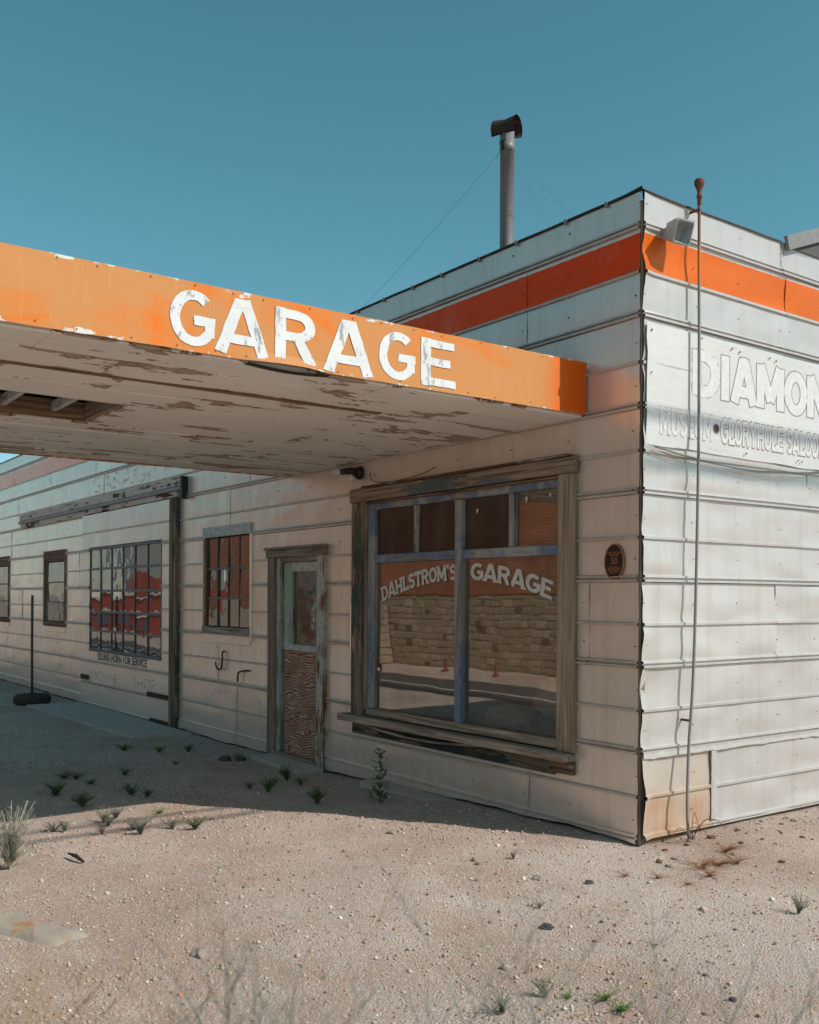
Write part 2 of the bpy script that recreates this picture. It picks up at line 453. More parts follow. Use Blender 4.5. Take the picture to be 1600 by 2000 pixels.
M['signline_faint'] = ghost('very_faded_outline_paint', (.36, .31, .29), .46)
M['signfill'] = ghost('faded_letter_fill', (.86, .84, .81), .2)
def signboard():
    t = NT('chalky_white_sign')
    c = t.mix(t.step(t.noise(2, 4), .3, .7), (.68, .66, .635), (.60, .58, .555))
    s = t.step(t.noise(1, 7, .72, t.scale(t.obj, (1, 5, 26))), .60, .67)
    c = t.mix(t.math('MULTIPLY', s, .5), c, (.42, .39, .365))
    return t.fin(t.bsdf(c, .7, t.bump(t.noise(1, 4, .6, t.scale(t.obj, (1, 4, 22))), .3, .01), spec=.25))
M['sign'] = signboard()
M['signwhite'] = plain('chalky_letter_fill', (.74, .72, .695), .75, var=.22, sc=22)
M['coping'] = plain('dark_roof_edge', (.035, .03, .03), .6)
M['flash'] = plain('grey_flashing', (.26, .25, .24), .5)
M['roof'] = plain('tar_roof', (.12, .11, .105), .9)
M['steel'] = plain('blue_grey_steel', (.11, .125, .155), .6, var=.4, dark=(.11, .10, .10), thr=.6)
M['steel_h'] = plain('grey_glazing_bar', (.20, .20, .205), .6, var=.3)
M['glass'] = glass_mat('shop_glass', .16, (.88, .83, .77), .11, (.30, .225, .17), wob=.03, wsc=1.4)
M['glass_brown'] = glass_mat('browned_glass', .05, (.10, .08, .06), .30, (.17, .14, .115))
M['glass_wavy'] = glass_mat('wavy_glass', .28, (.25, .23, .21), .09, (.34, .33, .31), wob=.13, wsc=4.0)
M['glass_slide'] = glass_mat('factory_glass', .26, (.25, .23, .21), .12, (.34, .33, .31), wob=.05, wsc=3.0)
M['glass_grey'] = glass_mat('dusty_grey_glass', .17, (.2, .19, .18), .32, (.50, .47, .43), wob=.10, wsc=4.5)
M['film'] = glass_mat('wrinkled_plastic_film', .12, (.16, .14, .12), .24, (.36, .32, .285), wob=.55, wsc=5.0, rough=.12)
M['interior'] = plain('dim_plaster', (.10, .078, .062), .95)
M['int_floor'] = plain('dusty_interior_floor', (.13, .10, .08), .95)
def rusty_pipe():
    t = NT('galvanised_and_rusty_pipe'); z = t.xyz()[2]
    n = t.noise(12, 5)
    r = t.mix(n, (.16, .055, .035), (.28, .11, .06))
    g = t.mix(n, (.20, .18, .17), (.30, .275, .26))
    c = t.mix(t.step(t.math('ADD', z, t.math('MULTIPLY', n, .1)), 4.02, 4.10), g, r)
    o = t.math('MULTIPLY', t.step(z, 3.775, 3.785), t.math('SUBTRACT', 1.0, t.step(z, 4.00, 4.01)))
    c = t.mix(o, c, (.60, .16, .04))
    return t.fin(t.bsdf(c, .6, t.bump(n, .2, .003)))
M['pipe'] = rusty_pipe()
M['rust'] = plain('brown_rust', (.20, .075, .045), .8, var=.45)
M['rustdark'] = plain('dark_rusted_steel', (.05, .028, .022), .75, var=.5, dark=(.24, .08, .035), thr=.58)
def flue():
    t = NT('galvanised_flue'); q = t.xyz()
    st = t.noise(1, 5, .6, t.scale(t.obj, (9, 9, .5)))
    n = t.noise(22, 5)
    c = t.mix(n, (.235, .22, .21), (.155, .15, .145))
    c = t.mix(t.step(st, .52, .72), c, (.07, .065, .065))
    c = t.mix(t.math('MULTIPLY', t.math('SUBTRACT', 1.0, t.step(q[2], .83, .86)), t.step(t.noise(5, 4), .2, .5)), c, (.24, .145, .105))
    c = t.mix(t.step(t.noise(7, 6, .7), .60, .68), c, (.20, .10, .06))
    return t.fin(t.bsdf(c, .5, t.bump(n, .12, .003), .1))
M['flue'] = flue()
M['wire'] = plain('thin_wire', (.30, .30, .30), .6)
M['black'] = plain('black_bakelite', (.02, .018, .017), .5)
M['bulb'] = plain('frosted_bulb', (.62, .60, .58), .25, var=.05)
M['lamp_body'] = plain('scuffed_white_lamp_body', (.48, .47, .45), .5, dark=(.40, .20, .10), thr=.60)
M['lamp_refl'] = plain('dull_reflector', (.46, .48, .48), .4, var=.5)
M['chrome'] = plain('lamp_rim', (.35, .34, .34), .4)
M['plaque'] = plain('bronze_plaque_field', (.017, .013, .012), .45)
M['gold'] = plain('copper_lettering', (.42, .17, .06), .45, metal=.3)
M['tyre'] = plain('dusty_tyre_rubber', (.075, .045, .038), .85, var=.35)
M['polepaint'] = plain('chipped_pole_paint', (.10, .085, .085), .7, dark=(.42, .42, .42), thr=.58, sc=20)
M['concrete'] = plain('worn_concrete', (.56, .46, .39), .9, var=.25, sc=8, bumpst=.4)
M['sack'] = plain('white_plastic_sack', (.80, .76, .70), .6)
M['card'] = plain('cardboard', (.33, .17, .085), .85)
M['leaf'] = plain('green_weed_leaf', (.115, .165, .06), .7, sc=30)
M['leaf_bright'] = plain('fresh_green_leaf', (.11, .21, .03), .7, sc=30)
M['leaf_grey'] = plain('grey_green_leaf', (.20, .215, .155), .8, sc=30)
M['straw'] = plain('pale_straw', (.46, .42, .30), .8, sc=30)
M['rustgrass'] = plain('russet_dry_grass', (.36, .17, .08), .85, sc=30)
M['twig_tan'] = plain('tan_twig', (.42, .27, .17), .85, sc=30)
M['twig_grey'] = plain('grey_twig', (.25, .24, .205), .85, sc=30)
M['plank'] = plain('bleached_plank', (.44, .36, .285), .9, dark=(.46, .19, .06), thr=.55, sc=9, bumpst=.6)
M['rockm'] = plain('tan_rock', (.38, .29, .235), .9, sc=20, bumpst=.5)
M['rockred'] = plain('rust_brown_clod', (.20, .095, .05), .95, sc=20, bumpst=.5)
M['rockdark'] = plain('dark_rock', (.10, .088, .082), .9, sc=20, bumpst=.5)
def groundm():
    t = NT('dry_gravelly_dirt')
    n = t.noise(.55, 5, .6); m = t.noise(6, 6, .65); f = t.noise(75, 5, .7); f2 = t.noise(190, 3, .7)
    c = t.mix(t.step(n, .38, .60), (.53, .415, .352), (.685, .56, .485))
    c = t.mix(t.math('MULTIPLY', t.step(m, .40, .72), .45), c, (.52, .385, .305))
    c = t.mix(t.math('MULTIPLY', t.step(f, .36, .72), .55), c, (.345, .24, .18))
    c = t.mix(t.math('MULTIPLY', t.step(f2, .56, .70), .6), c, (.78, .66, .57))
    c = t.mix(t.math('MULTIPLY', t.step(t.noise(.8, 4, .6, t.shift(t.obj, (4.0, 9.0, 0.0))), .47, .60), .6), c, (.42, .275, .20))
    vo = t.voro(95); vr = t.n("ShaderNodeSeparateColor"); t.l(vo.outputs['Color'], vr.inputs[0])
    c = t.mix(t.math('MULTIPLY', t.step(vr.outputs[0], .72, .8), .5), c, (.72, .61, .53))
    c = t.mix(t.math('MULTIPLY', t.step(vr.outputs[1], .86, .9), .6), c, (.55, .28, .16))
    h = t.math('ADD', t.math('MULTIPLY', f, .6), t.math('ADD', t.math('MULTIPLY', f2, .25), t.math('MULTIPLY', vo.outputs['Distance'], -.5)))
    b = t.bump(h, .9, .016)
    return t.fin(t.bsdf(c, .95, b, spec=.15))
M['ground'] = groundm()
def gravelm():
    t = NT('mixed_gravel'); a = t.n("ShaderNodeAttribute", attribute_name="Col")
    return t.fin(t.bsdf(a.outputs['Color'], .9, spec=.2))
M['gravel'] = gravelm()
M['asphalt'] = plain('old_asphalt', (.10, .085, .075), .9, sc=40)
M['tar'] = plain('fresh_tar_patch', (.035, .03, .028), .85, sc=40)
M['linepaint'] = plain('road_line_paint', (.72, .70, .64), .8)
M['stone'] = plain('tan_ashlar', (.36, .25, .165), .95, var=.35, sc=6, bumpst=.5)
M['stone2'] = plain('dark_ashlar', (.17, .105, .065), .95, var=.35, sc=6, bumpst=.5)
M['stone3'] = plain('pale_ashlar', (.44, .33, .23), .95, var=.3, sc=6, bumpst=.5)
M['mortar'] = plain('pale_mortar', (.47, .36, .27), .95)
def brickm():
    t = NT('red_brick')
    sw = t.n("ShaderNodeCombineXYZ"); q = t.xyz(); t.l(q[0], sw.inputs[0]); t.l(q[2], sw.inputs[1])
    b = t.n("ShaderNodeTexBrick"); t.l(sw.outputs[0], b.inputs['Vector'])
    b.inputs['Color1'].default_value = (.46, .115, .04, 1); b.inputs['Color2'].default_value = (.34, .08, .03, 1); b.inputs['Mortar'].default_value = (.42, .27, .19, 1)
    b.inputs['Scale'].default_value = 1.0; b.inputs['Brick Width'].default_value = .26; b.inputs['Row Height'].default_value = .10; b.inputs['Mortar Size'].default_value = .014
    c = t.mix(t.step(t.noise(.9, 5, .65), .35, .7), b.outputs[0], (.20, .075, .04))
    c = t.mix(t.math('MULTIPLY', t.step(t.noise(2.6, 6, .7), .5, .7), .6), c, (.44, .20, .11))
    return t.fin(t.bsdf(c, .95, spec=.1))
M['brick'] = brickm()
M['redpaint'] = plain('barn_red_boards', (.44, .062, .026), .8)
M['greywall'] = plain('grey_stucco', (.42, .39, .35), .9)
M['whitetrim'] = plain('white_trim', (.72, .70, .66), .7)
M['orangeplastic'] = plain('orange_plastic', (.26, .032, .014), .6)

# ------------------------------------------------------------ ground
def hn(x, y, s): return mnoise.noise(Vector((x * s, y * s, 3.7)))
def smooth(a, b, v):
    v = min(1, max(0, (v - a) / (b - a))); return v * v * (3 - 2 * v)
def gz(x, y):
    z = -0.015 - 0.085 * smooth(0.3, 4.5, -x)                        # falls gently along the front wall
    z -= 0.80 * smooth(5.6, 7.4, -y)                                 # down to the street
    d = max(abs(x) + abs(y), 1)
    near = 1.0 if (-14 < x < 8 and -9 < y < 5) else .3
    z += near * (0.022 * hn(x, y, .55) + 0.014 * hn(x, y, 1.7) + 0.0075 * hn(x, y, 4.3) + .004 * hn(x, y, 9.0))
    if x > -0.3 and y > -0.9:                                        # loose soil heaped along the side wall
        z += 0.075 * math.exp(-((x - .50) / .30) ** 2) * smooth(.2, .8, y) * (0.7 + .6 * hn(x, y, 3.5))
        z -= 0.03 * math.exp(-((x - .02) / .12) ** 2 - ((y - .25) / .35) ** 2)
    return z
def axis_coords(lo, hi, st, far_lo, far_hi):
    a = list(np.arange(lo, hi + 1e-6, st)); s = st; x = lo
    while x > far_lo: s *= 1.35; x -= s; a.insert(0, x)
    s = st; x = hi
    while x < far_hi: s *= 1.35; x += s; a.append(x)
    return a
gx = axis_coords(-9, 4.4, .07, -700, 700); gy = axis_coords(-5.2, 1.2, .07, -700, 700)
gv = [(x, y, gz(x, y)) for y in gy for x in gx]
nx = len(gx)
gf = [(j * nx + i, j * nx + i + 1, (j + 1) * nx + i + 1, (j + 1) * nx + i) for j in range(len(gy) - 1) for i in range(nx - 1)]
g = mk('ground', gv, gf, M['ground'], smooth=True); tag(g, kind='structure')

# street across the lot, seen only in the panes
def strip(name, x0, x1, y0, y1, z, mat):
    n = 60; vs = []; fs = []
    for i in range(n + 1):
        x = x0 + (x1 - x0) * i / n
        vs += [(x, y0, z), (x, y1, z)]
    for i in range(n): fs.append((2 * i, 2 * i + 2, 2 * i + 3, 2 * i + 1))
    o = mk(name, vs, fs, mat, loc=((x0 + x1) / 2, (y0 + y1) / 2, z)); tag(o, kind='structure'); return o
strip('road', -120, 80, -13.4, -7.6, -.84, M['asphalt'])
strip('road_patch', -120, 80, -10.9, -10.25, -.836, M['tar'])  # darker band running the length of the road
strip('road_marking', -120, 80, -11.5, -11.36, -.834, M['linepaint'])
strip('road_marking', -120, 80, -8.1, -7.98, -.834, M['linepaint'])

# ------------------------------------------------------------ the garage
B = empty('garage_building', (0, 0, 0))
tag(B, 'long weathered white metal-sided garage with orange stripe and drive-through canopy', 'building')
XL = -20.5
DZ = [0.0, .575, 1.145, 1.715, 2.295, 2.855, 3.46, 4.045, 4.29]
OPEN = {'shop': (-3.27, -.70, .48, 2.49), 'door': (-4.99, -3.98, -.4, 2.02), 'w2': (-6.80, -5.61, 1.20, 2.31),
        'steel': (-11.03, -8.08, .75, 2.36), 'w3': (-13.62, -12.38, 1.08, 2.38), 'w4': (-17.35, -16.05, 1.08, 2.38)}

def in_open(u, z, ops):
    return any(a < u < b and c < z < d for (a, b, c, d) in ops)

def wall_backing(name, side, u0, u1, z0, z1, off, ops):
    us = sorted(set([u0, u1] + [e for o in ops for e in o[:2]])); zs = sorted(set([z0, z1] + [e for o in ops for e in o[2:] if z0 < e < z1]))
    mb = MB()
    for i in range(len(us) - 1):
        for j in range(len(zs) - 1):
            if in_open((us[i] + us[i+1]) / 2, (zs[j] + zs[j+1]) / 2, ops): continue
            if side == 'f': mb.box(us[i], us[i+1], off, off + .1, zs[j], zs[j+1])
            else: mb.box(-off - .1, -off, us[i], us[i+1], zs[j], zs[j+1])
    return mb.build(name, M['sheath'], B)
ops = list(OPEN.values())
FW = wall_backing('front_wall', 'f', XL, -.06, -.2, 4.24, .03, ops)
SW = wall_backing('side_wall', 's', .06, 14, -.02, 4.24, .03, [])

def sheet_profile(z0, z1, mid=True):
    H = z1 - z0
    p = [(z0, .002), (z0 + .002, .021), (z0 + .016, .022), (z0 + .019, .003), (z0 + .028, .003), (z0 + .031, .019), (z0 + .044, .018), (z0 + .050, .002)]
    if mid:
        m = z0 + H / 2 + .01
        p += [(z0 + .08, .0025), (z0 + .11, .0025), (z0 + .145, .0025), (z0 + .185, .0025), (z0 + .225, .0025), (m - .016, .001), (m - .014, .016), (m + .003, .0175), (m + .009, .002), (m + .045, .002), (m + .09, .002), (m + .13, .002), (m + .17, .002), (m + .21, .002)]
    else:
        p += [(z0 + H * .5, .0025)]
    p += [(z1 - .002, .002)]
    return p

def islands(vs, fs):
    par = list(range(len(vs)))
    def find(a):
        while par[a] != a: par[a] = par[par[a]]; a = par[a]
        return a
    for f in fs:
        r0 = find(f[0])
        for q in f[1:]: par[find(q)] = r0
    grp = {}
    for f in fs: grp.setdefault(find(f[0]), []).append(f)
    for g_ in grp.values():
        idx = {}; cv = []; cf_ = []
        for f in g_:
            t = []
            for q in f:
                if q not in idx: idx[q] = len(cv); cv.append(vs[q])
                t.append(idx[q])
            cf_.append(tuple(t))
        yield cv, cf_

def siding(side, parent, u0, u1, z0, z1, ops, mat, seed, mid=True, base=0.0, zbot=None, curl=0.0, amp=.0045, yoff=0.0, name='siding_sheet', dent=None):
    prof = sheet_profile(z0, z1, mid)
    zs = dict(prof)
    for o in ops:
        for e in o[2:]:
            if z0 + .002 < e < z1 - .002 and all(abs(e - q) > .002 for q in zs):
                ks = sorted(zs); k = max(q for q in ks if q < e); zs[e] = zs[k] if zs[k] < .005 else .003
    zl = sorted(zs)
    n = max(2, int((u1 - u0) / .085))
    us = set(np.linspace(u0, u1, n + 1).tolist())
    for o in ops:
        for e in o[:2]:
            if u0 < e < u1: us.add(e)
    ul = sorted(us)
    vs = []; fs = []
    for z in zl:
        w = min(1, max(0, (z - z0 - .05) / .06)) * min(1, max(0, (z1 - z) / .06))
        if mid: w *= min(1, abs(z - (z0 + (z1 - z0) / 2 + .0)) / .05)
        for u in ul:
            d = zs[z] + base + yoff
            d += w * amp * (mnoise.noise(Vector((u * 2.1, z * 3.3, seed * 3.1))) + .45 * mnoise.noise(Vector((u * 4.6, z * 7.5, seed * 1.7))))
            d += .0025 * mnoise.noise(Vector((u * 1.3, seed * 2.2, 0.5)))
            zz = z + .0025 * mnoise.noise(Vector((u * .9, z0 * 5, 8.1)))
            if zbot is not None and z < z0 + .012: zz = zbot(u) + (z - z0)
            if dent is not None: d += dent(u, zz)
            if side == 'f':
                if curl: d += curl * math.exp((u - u1) / .05) * (mnoise.noise(Vector((z * 7, seed, 1))) + .2)
                vs.append((u, -d, zz))
            else:
                uu = u
                if curl:
                    e = math.exp(-(u - u0) / .035)
                    d += curl * e * (mnoise.noise(Vector((z * 5.5, seed, 4))) + .15)
                    uu = u + .014 * e * mnoise.noise(Vector((z * 6.5, seed, 9)))
                vs.append((d, uu, zz))
    m = len(ul)
    for j in range(len(zl) - 1):
        for i in range(m - 1):
            if in_open((ul[i] + ul[i+1]) / 2, (zl[j] + zl[j+1]) / 2, ops): continue
            fs.append((j * m + i, j * m + i + 1, (j + 1) * m + i + 1, (j + 1) * m + i))
    out = None
    for cv, cfs in islands(vs, fs):
        out = mk(name, cv, cfs, mat, parent, smooth=True)
        out.data.set_sharp_from_angle(angle=R(22))
        if mat in SEAM:
            out.data.materials.append(SEAM[mat])
            org = wloc(out)
            out.data.polygons.foreach_set('material_index', [1 if (z0 - .03 < p.center.z + org.z < z0 + .047 and not (zbot is not None)) or (mid and z0 + (z1 - z0) / 2 - .006 < p.center.z + org.z < z0 + (z1 - z0) / 2 + .021) else 0 for p in out.data.polygons])
    return out

SEAM = {M['front']: M['seam'], M['slide']: M['seam']}
seed = 0
nails_f = MB(); nails_s = MB()
def nail(mb, side, u, z, d=.0, r=.006):
    r *= random.uniform(.7, 1.15)
    if side == 'f': mb.lathe([(r, 0), (r * .8, .004), (0.0001, .006)], (u, -d - .004, z), 6, 'y')
    else: mb.lathe([(r, 0), (r * .8, .004), (0.0001, .006)], (d + .004, u, z), 6, 'x')

zb_front = lambda u: gz(u, -.03) + .018 + .012 * mnoise.noise(Vector((u * 2.3, 0, 0)))
for r_ in range(8):
    z0, z1 = DZ[r_], DZ[r_ + 1]
    st = [-1.05, -1.55, -.45, -1.9, -1.25, -.75, -1.1, -1.5][r_]
    js = [-.011]; x = st
    while x > XL: js.append(x); x -= 2.44
    js.append(XL)
    for i in range(len(js) - 1):
        seed += 1
        siding('f', FW, js[i + 1] - .02, js[i], z0, z1, ops, M['front'], seed, mid=(r_ < 7), base=.0025 * (i % 2),
               zbot=zb_front if r_ == 0 else None, curl=.006 if i == 0 else 0)
        for zz in ([z0 + .02, z0 + .15, z0 + .43] if r_ < 7 else [z0 + .02, z0 + .16]):
            u = js[i] - .03
            while u > js[i + 1]:
                if not in_open(u, zz, [(a - .2, b + .2, c - .15, d + .15) for a, b, c, d in ops]) and random.random() < .8:
                    nail(nails_f, 'f', u + random.uniform(-.03, .03), zz + random.uniform(-.01, .01), .012 if zz < z0 + .05 else .004)
                u -= .61
nails_f.build('nail_heads', M['nail'], FW); tag(bpy.data.objects['nail_heads'], kind='stuff')

def corner_dent(u, z):
    d = 0.0
    d += .030 * math.exp(-((u - .0) / .05) ** 2) * smooth(.62, .25, z)           # lower corner peels outward
    d -= .012 * math.exp(-((u - 1.1) / .5) ** 2 - ((z - 2.0) / .22) ** 2)
    return d
for r_ in range(8):
    z0, z1 = DZ[r_], DZ[r_ + 1]
    js = [.016]; x = [.745, 2.3, 1.5, 2.6, 1.9, 2.2, 1.62, 1.55][r_]
    while x < 13: js.append(x); x += 2.44
    for i in range(len(js) - 1):
        seed += 1
        siding('s', SW, js[i], js[i + 1] + .02, z0, z1, [], M['side'], seed, mid=(r_ < 7), base=.0025 * (i % 2),
               zbot=(lambda u: .025 + .012 * mnoise.noise(Vector((u * 3, 5, 0)))) if r_ == 0 else None,
               curl=.022 if i == 0 else 0, amp=.017, dent=corner_dent if i == 0 else None)
        for zz in ([z0 + .02, z0 + .16, z0 + .42] if r_ < 7 else [z0 + .02, z0 + .16]):
            u = js[i] + .025
            while u < min(js[i + 1], 6):
                nail(nails_s, 's', u + random.uniform(-.02, .02), zz + random.uniform(-.012, .012), .012 if zz < z0 + .05 else .004, .0045); u += .5
tag(nails_s.build('nail_heads', M['nail'], SW), kind='stuff')
# torn seam trim and patch strip low on the side wall
def torn():
    vs = []; fs = []; n = 60
    for i in range(n + 1):
        u = .02 + 2.9 * i / n
        k = mnoise.noise(Vector((u * 4, 2, 2))); k2 = mnoise.noise(Vector((u * 13, 7, 2)))
        top = .588 + .004 * k2; bot = .545 + .012 * k + .010 * k2
        o = .018 + .010 * abs(k) + (.012 * max(0, k2) if u < 1.2 else 0)
        vs += [(.012, u, top), (o, u, top - .004), (o + .004, u, bot)]
    for i in range(n):
        fs += [(3*i, 3*i+1, 3*i+4, 3*i+3), (3*i+1, 3*i+2, 3*i+5, 3*i+4)]
    mk('torn_seam_trim', vs, fs, M['side'], SW)
torn()
def patch():
    vs = []; fs = []; n = 26
    for i in range(n + 1):
        z = .05 + .50 * i / n
        a = .735 + .006 * mnoise.noise(Vector((z * 30, 1, 1))); b = .79 + .03 * mnoise.noise(Vector((z * 15, 5, 1)))
        vs += [(.017, a, z), (.021, (a + b) / 2, z), (.016 + .008 * max(0, mnoise.noise(Vector((z * 22, 9, 1)))), b, z)]
    for i in range(n): fs += [(3*i, 3*i+1, 3*i+4, 3*i+3), (3*i+1, 3*i+2, 3*i+5, 3*i+4)]
    mk('loose_joint_strip', vs, fs, M['side'], SW)
patch()
# rotten corner post behind the sheets
board('corner_post', -.07, -.012, .014, .07, -.03, 4.24, M['wood_z'], B)
board('sill_timber', -.04, -.012, .07, 3.5, -.06, .035, M['wood_y'], B)

# parapet edge, roof and the raised roof beyond
def coping(pts_fn, n, name, mat):
    vs = []; fs = []
    for i in range(n + 1):
        for p in pts_fn(i / n): vs.append(p)
    k = len(pts_fn(0))
    for i in range(n):
        for j in range(k - 1): fs.append((i*k+j, (i+1)*k+j, (i+1)*k+j+1, i*k+j+1))
    return vs, fs
RF = board('roof', XL, -.14, .14, 9, 4.10, 4.16, M['roof'], B)
def cf(s):
    x = .012 + (XL - .012) * s; e = .004 * mnoise.noise(Vector((x * 3, 0, 0))) + .012 * math.exp(x / .12)
    return [(x, -.016, 4.288 + e), (x, -.018, 4.302 + e), (min(x, -.02), .03, 4.306 + e), (min(x, -.12), .10, 4.29 + e)]
v, f = coping(cf, 160, '', None); mk('parapet_edge', v, f, M['coping'], RF)
def cs(s):
    y = -.012 + 1.56 * s; e = .003 * mnoise.noise(Vector((y * 4, 3, 0))) + .012 * math.exp(-max(y, 0) / .12)
    return [(-.10, max(y, .12), 4.29 + e), (-.02, max(y, .02), 4.298 + e), (.013, y, 4.292 + e), (.015, y, 4.282 + e)]
v, f = coping(cs, 24, '', None); mk('parapet_edge', v, f, M['coping'], RF)
clips = MB()
x = -.3
while x > -8:
    clips.box(x - .012, x + .012, -.024, -.010, 4.272, 4.307); x -= random.uniform(.35, .6)
tag(clips.build('edge_clips', M['flash'], RF), kind='stuff')
# sloping verge of the higher roof on the right
def slab(a, b, w, th, x0, x1):
    (y0, z0), (y1, z1) = a, b
    d = Vector((y1 - y0, z1 - z0)).normalized(); n = Vector((-d.y, d.x))
    q = [(y0, z0), (y1, z1), (y1 + n.x * w, z1 + n.y * w), (y0 + n.x * w, z0 + n.y * w)]
    vs = [(x0, y, z) for y, z in q] + [(x1, y, z) for y, z in q]
    fs = [(0, 3, 2, 1), (4, 5, 6, 7), (0, 1, 5, 4), (1, 2, 6, 5), (2, 3, 7, 6), (3, 0, 4, 7)]
    return vs, fs
v, f = slab((1.595, 4.225), (5.4, 5.62), .105, 0, .022, .050); mk('verge_flashing', v, f, M['flash'], RF)
vs = []; fs = []
for s in range(13):
    y = 1.56 + 3.7 * s / 12
    vs += [(.006, y, 4.24), (.006 + .003 * random.random(), y, 4.24 + (y - 1.56) * .366 + .02)]
for s in range(12): fs.append((2*s, 2*s+2, 2*s+3, 2*s+1))
mk('gable_sheet', vs, fs, M['side'], SW)
vs = [(-6, 1.62, 4.26), (.02, 1.62, 4.26), (.02, 5.4, 5.64), (-6, 5.4, 5.64), (-6, 9, 4.3), (.02, 9, 4.3)]
mk('higher_roof', vs, [(0, 1, 2, 3), (3, 2, 5, 4), (1, 5, 2), (0, 3, 4)], M['roof'], B)
# inside
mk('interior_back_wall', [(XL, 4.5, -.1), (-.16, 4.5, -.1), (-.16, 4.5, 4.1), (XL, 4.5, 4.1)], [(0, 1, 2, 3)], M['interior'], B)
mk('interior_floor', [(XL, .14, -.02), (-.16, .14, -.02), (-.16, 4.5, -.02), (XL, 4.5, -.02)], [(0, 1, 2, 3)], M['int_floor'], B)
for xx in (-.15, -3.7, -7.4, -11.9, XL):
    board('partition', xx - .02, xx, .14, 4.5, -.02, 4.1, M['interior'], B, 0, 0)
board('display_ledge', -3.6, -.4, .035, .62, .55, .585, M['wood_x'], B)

# ------------------------------------------------------------ shop window
SWN = empty('shop_window', (-1.99, 0, .4), B)
board('casing', -3.455, -3.265, -.045, .06, .46, 2.485, M['casing_l'], SWN)
board('casing_cap', -3.475, -3.285, -.058, .0, 2.487, 2.612, M['head'], SWN, .006)
board('head_board', -3.283, -.545, -.062, .04, 2.487, 2.605, M['head'], SWN, .006, .003)
board('drip_lath', -3.24, -.60, -.085, .0, 2.606, 2.622, M['brownwood_x'], SWN)
board('casing', -.725, -.56, -.05, .06, .515, 2.484, M['casing_r'], SWN)
board('side_patch', -3.47, -3.452, -.05, -.0, 1.02, 1.55, M['front'], SWN)
board('stile', -3.262, -3.215, -.03, .07, .57, 2.484, M['wood_z'], SWN)
sash = board('sash_stile', -3.212, -3.105, -.018, .05, .59, 2.482, M['blue_z'], SWN)
board('sash_rail', -3.10, -.728, -.02, .05, 2.405, 2.482, M['blue_x'], SWN)
board('drip_edge', -3.2, -.728, -.052, -.022, 2.458, 2.480, M['brownwood_x'], SWN)
board('sash_rail', -3.10, -1.925, -.016, .05, 1.918, 1.992, M['blue_x'], SWN)
board('sash_rail', -1.838, -.728, -.016, .05, 1.918, 1.992, M['blue_x'], SWN)
board('mullion', -1.922, -1.841, -.03, .05, .56, 2.402, M['blue_z'], SWN)
board('glazing_bar', -2.51, -2.455, -.012, .04, 1.995, 2.402, M['grey_z'], SWN)
board('glazing_bar', -1.285, -1.225, -.012, .04, 1.995, 2.402, M['grey_z'], SWN)
board('sash_stile', -.762, -.729, -.014, .05, .60, 2.402, M['wood_z'], SWN)
board('bottom_rail', -3.21, -.74, -.035, .05, .525, .592, M['sill'], SWN)
board('sill', -3.575, -.575, -.125, .03, .452, .512, M['sill'], SWN, .008, .004)
board('apron', -3.45, -.77, -.03, .0, .335, .448, M['apron'], SWN)
board('apron_block', -.765, -.575, -.040, .0, .355, .448, M['brownwood_x'], SWN)
mb = MB(); n = 26
for i in range(n):
    def px_(s): return -3.36 + 2.0 * s
    def pz_(s): return .442 - .058 * math.sin(math.pi * min(1, s * 1.02)) + .012 * s
    a, b = i / n, (i + 1) / n
    vs = []
    for s in (a, b):
        vs += [(px_(s), -.075, pz_(s)), (px_(s), -.035, pz_(s)), (px_(s), -.035, pz_(s) + .018), (px_(s), -.075, pz_(s) + .018)]
    mb.add(vs, [(0, 4, 5, 1), (1, 5, 6, 2), (2, 6, 7, 3), (3, 7, 4, 0)])
mb.build('sprung_lath', M['sill'], SWN)
def pane(x0, x1, z0, z1, y, mat, parent, tilt=0.0, name='pane'):
    rx, rz = random.gauss(0, tilt), random.gauss(0, tilt)
    xc, zc = (x0 + x1) / 2, (z0 + z1) / 2
    fn = lambda x, z: y + (x - xc) * rx + (z - zc) * rz
    vs = []
    for th in (0, .004):
        for z in (z0, z1):
            for x in (x0, x1): vs.append((x, fn(x, z) + th, z))
    fs = [(0, 1, 3, 2), (4, 6, 7, 5), (0, 4, 5, 1), (2, 3, 7, 6), (0, 2, 6, 4), (1, 5, 7, 3)]
    return mk(name, vs, fs, mat, parent)
def front_only(o):
    return o
for (a, b) in ((-3.10, -2.512), (-2.453, -1.925), (-1.838, -1.287)):
    tag(pane(a, b, 1.994, 2.403, .015, M['glass_brown'], SWN), 'browned upper pane')
pane(-1.223, -.765, 1.994, 2.403, .015, M['glass'], SWN, .004)
pL = pane(-3.103, -1.924, .594, 1.916, .015, M['glass'], SWN, .001)
pR = pane(-1.839, -.764, .594, 1.916, .015, M['glass'], SWN, .001)
chips = MB()
for (x, z, s) in ((-1.70, 2.30, .03), (-1.13, 2.35, .035), (-.87, 2.36, .025)):
    chips.add([(x, .012, z), (x + s * .5, .012, z - s), (x + s, .012, z + .2 * s), (x + s * .3, .012, z + s * .6)], [(0, 1, 2, 3)])
chips.build('paint_flakes', M['glassletter'], SWN)

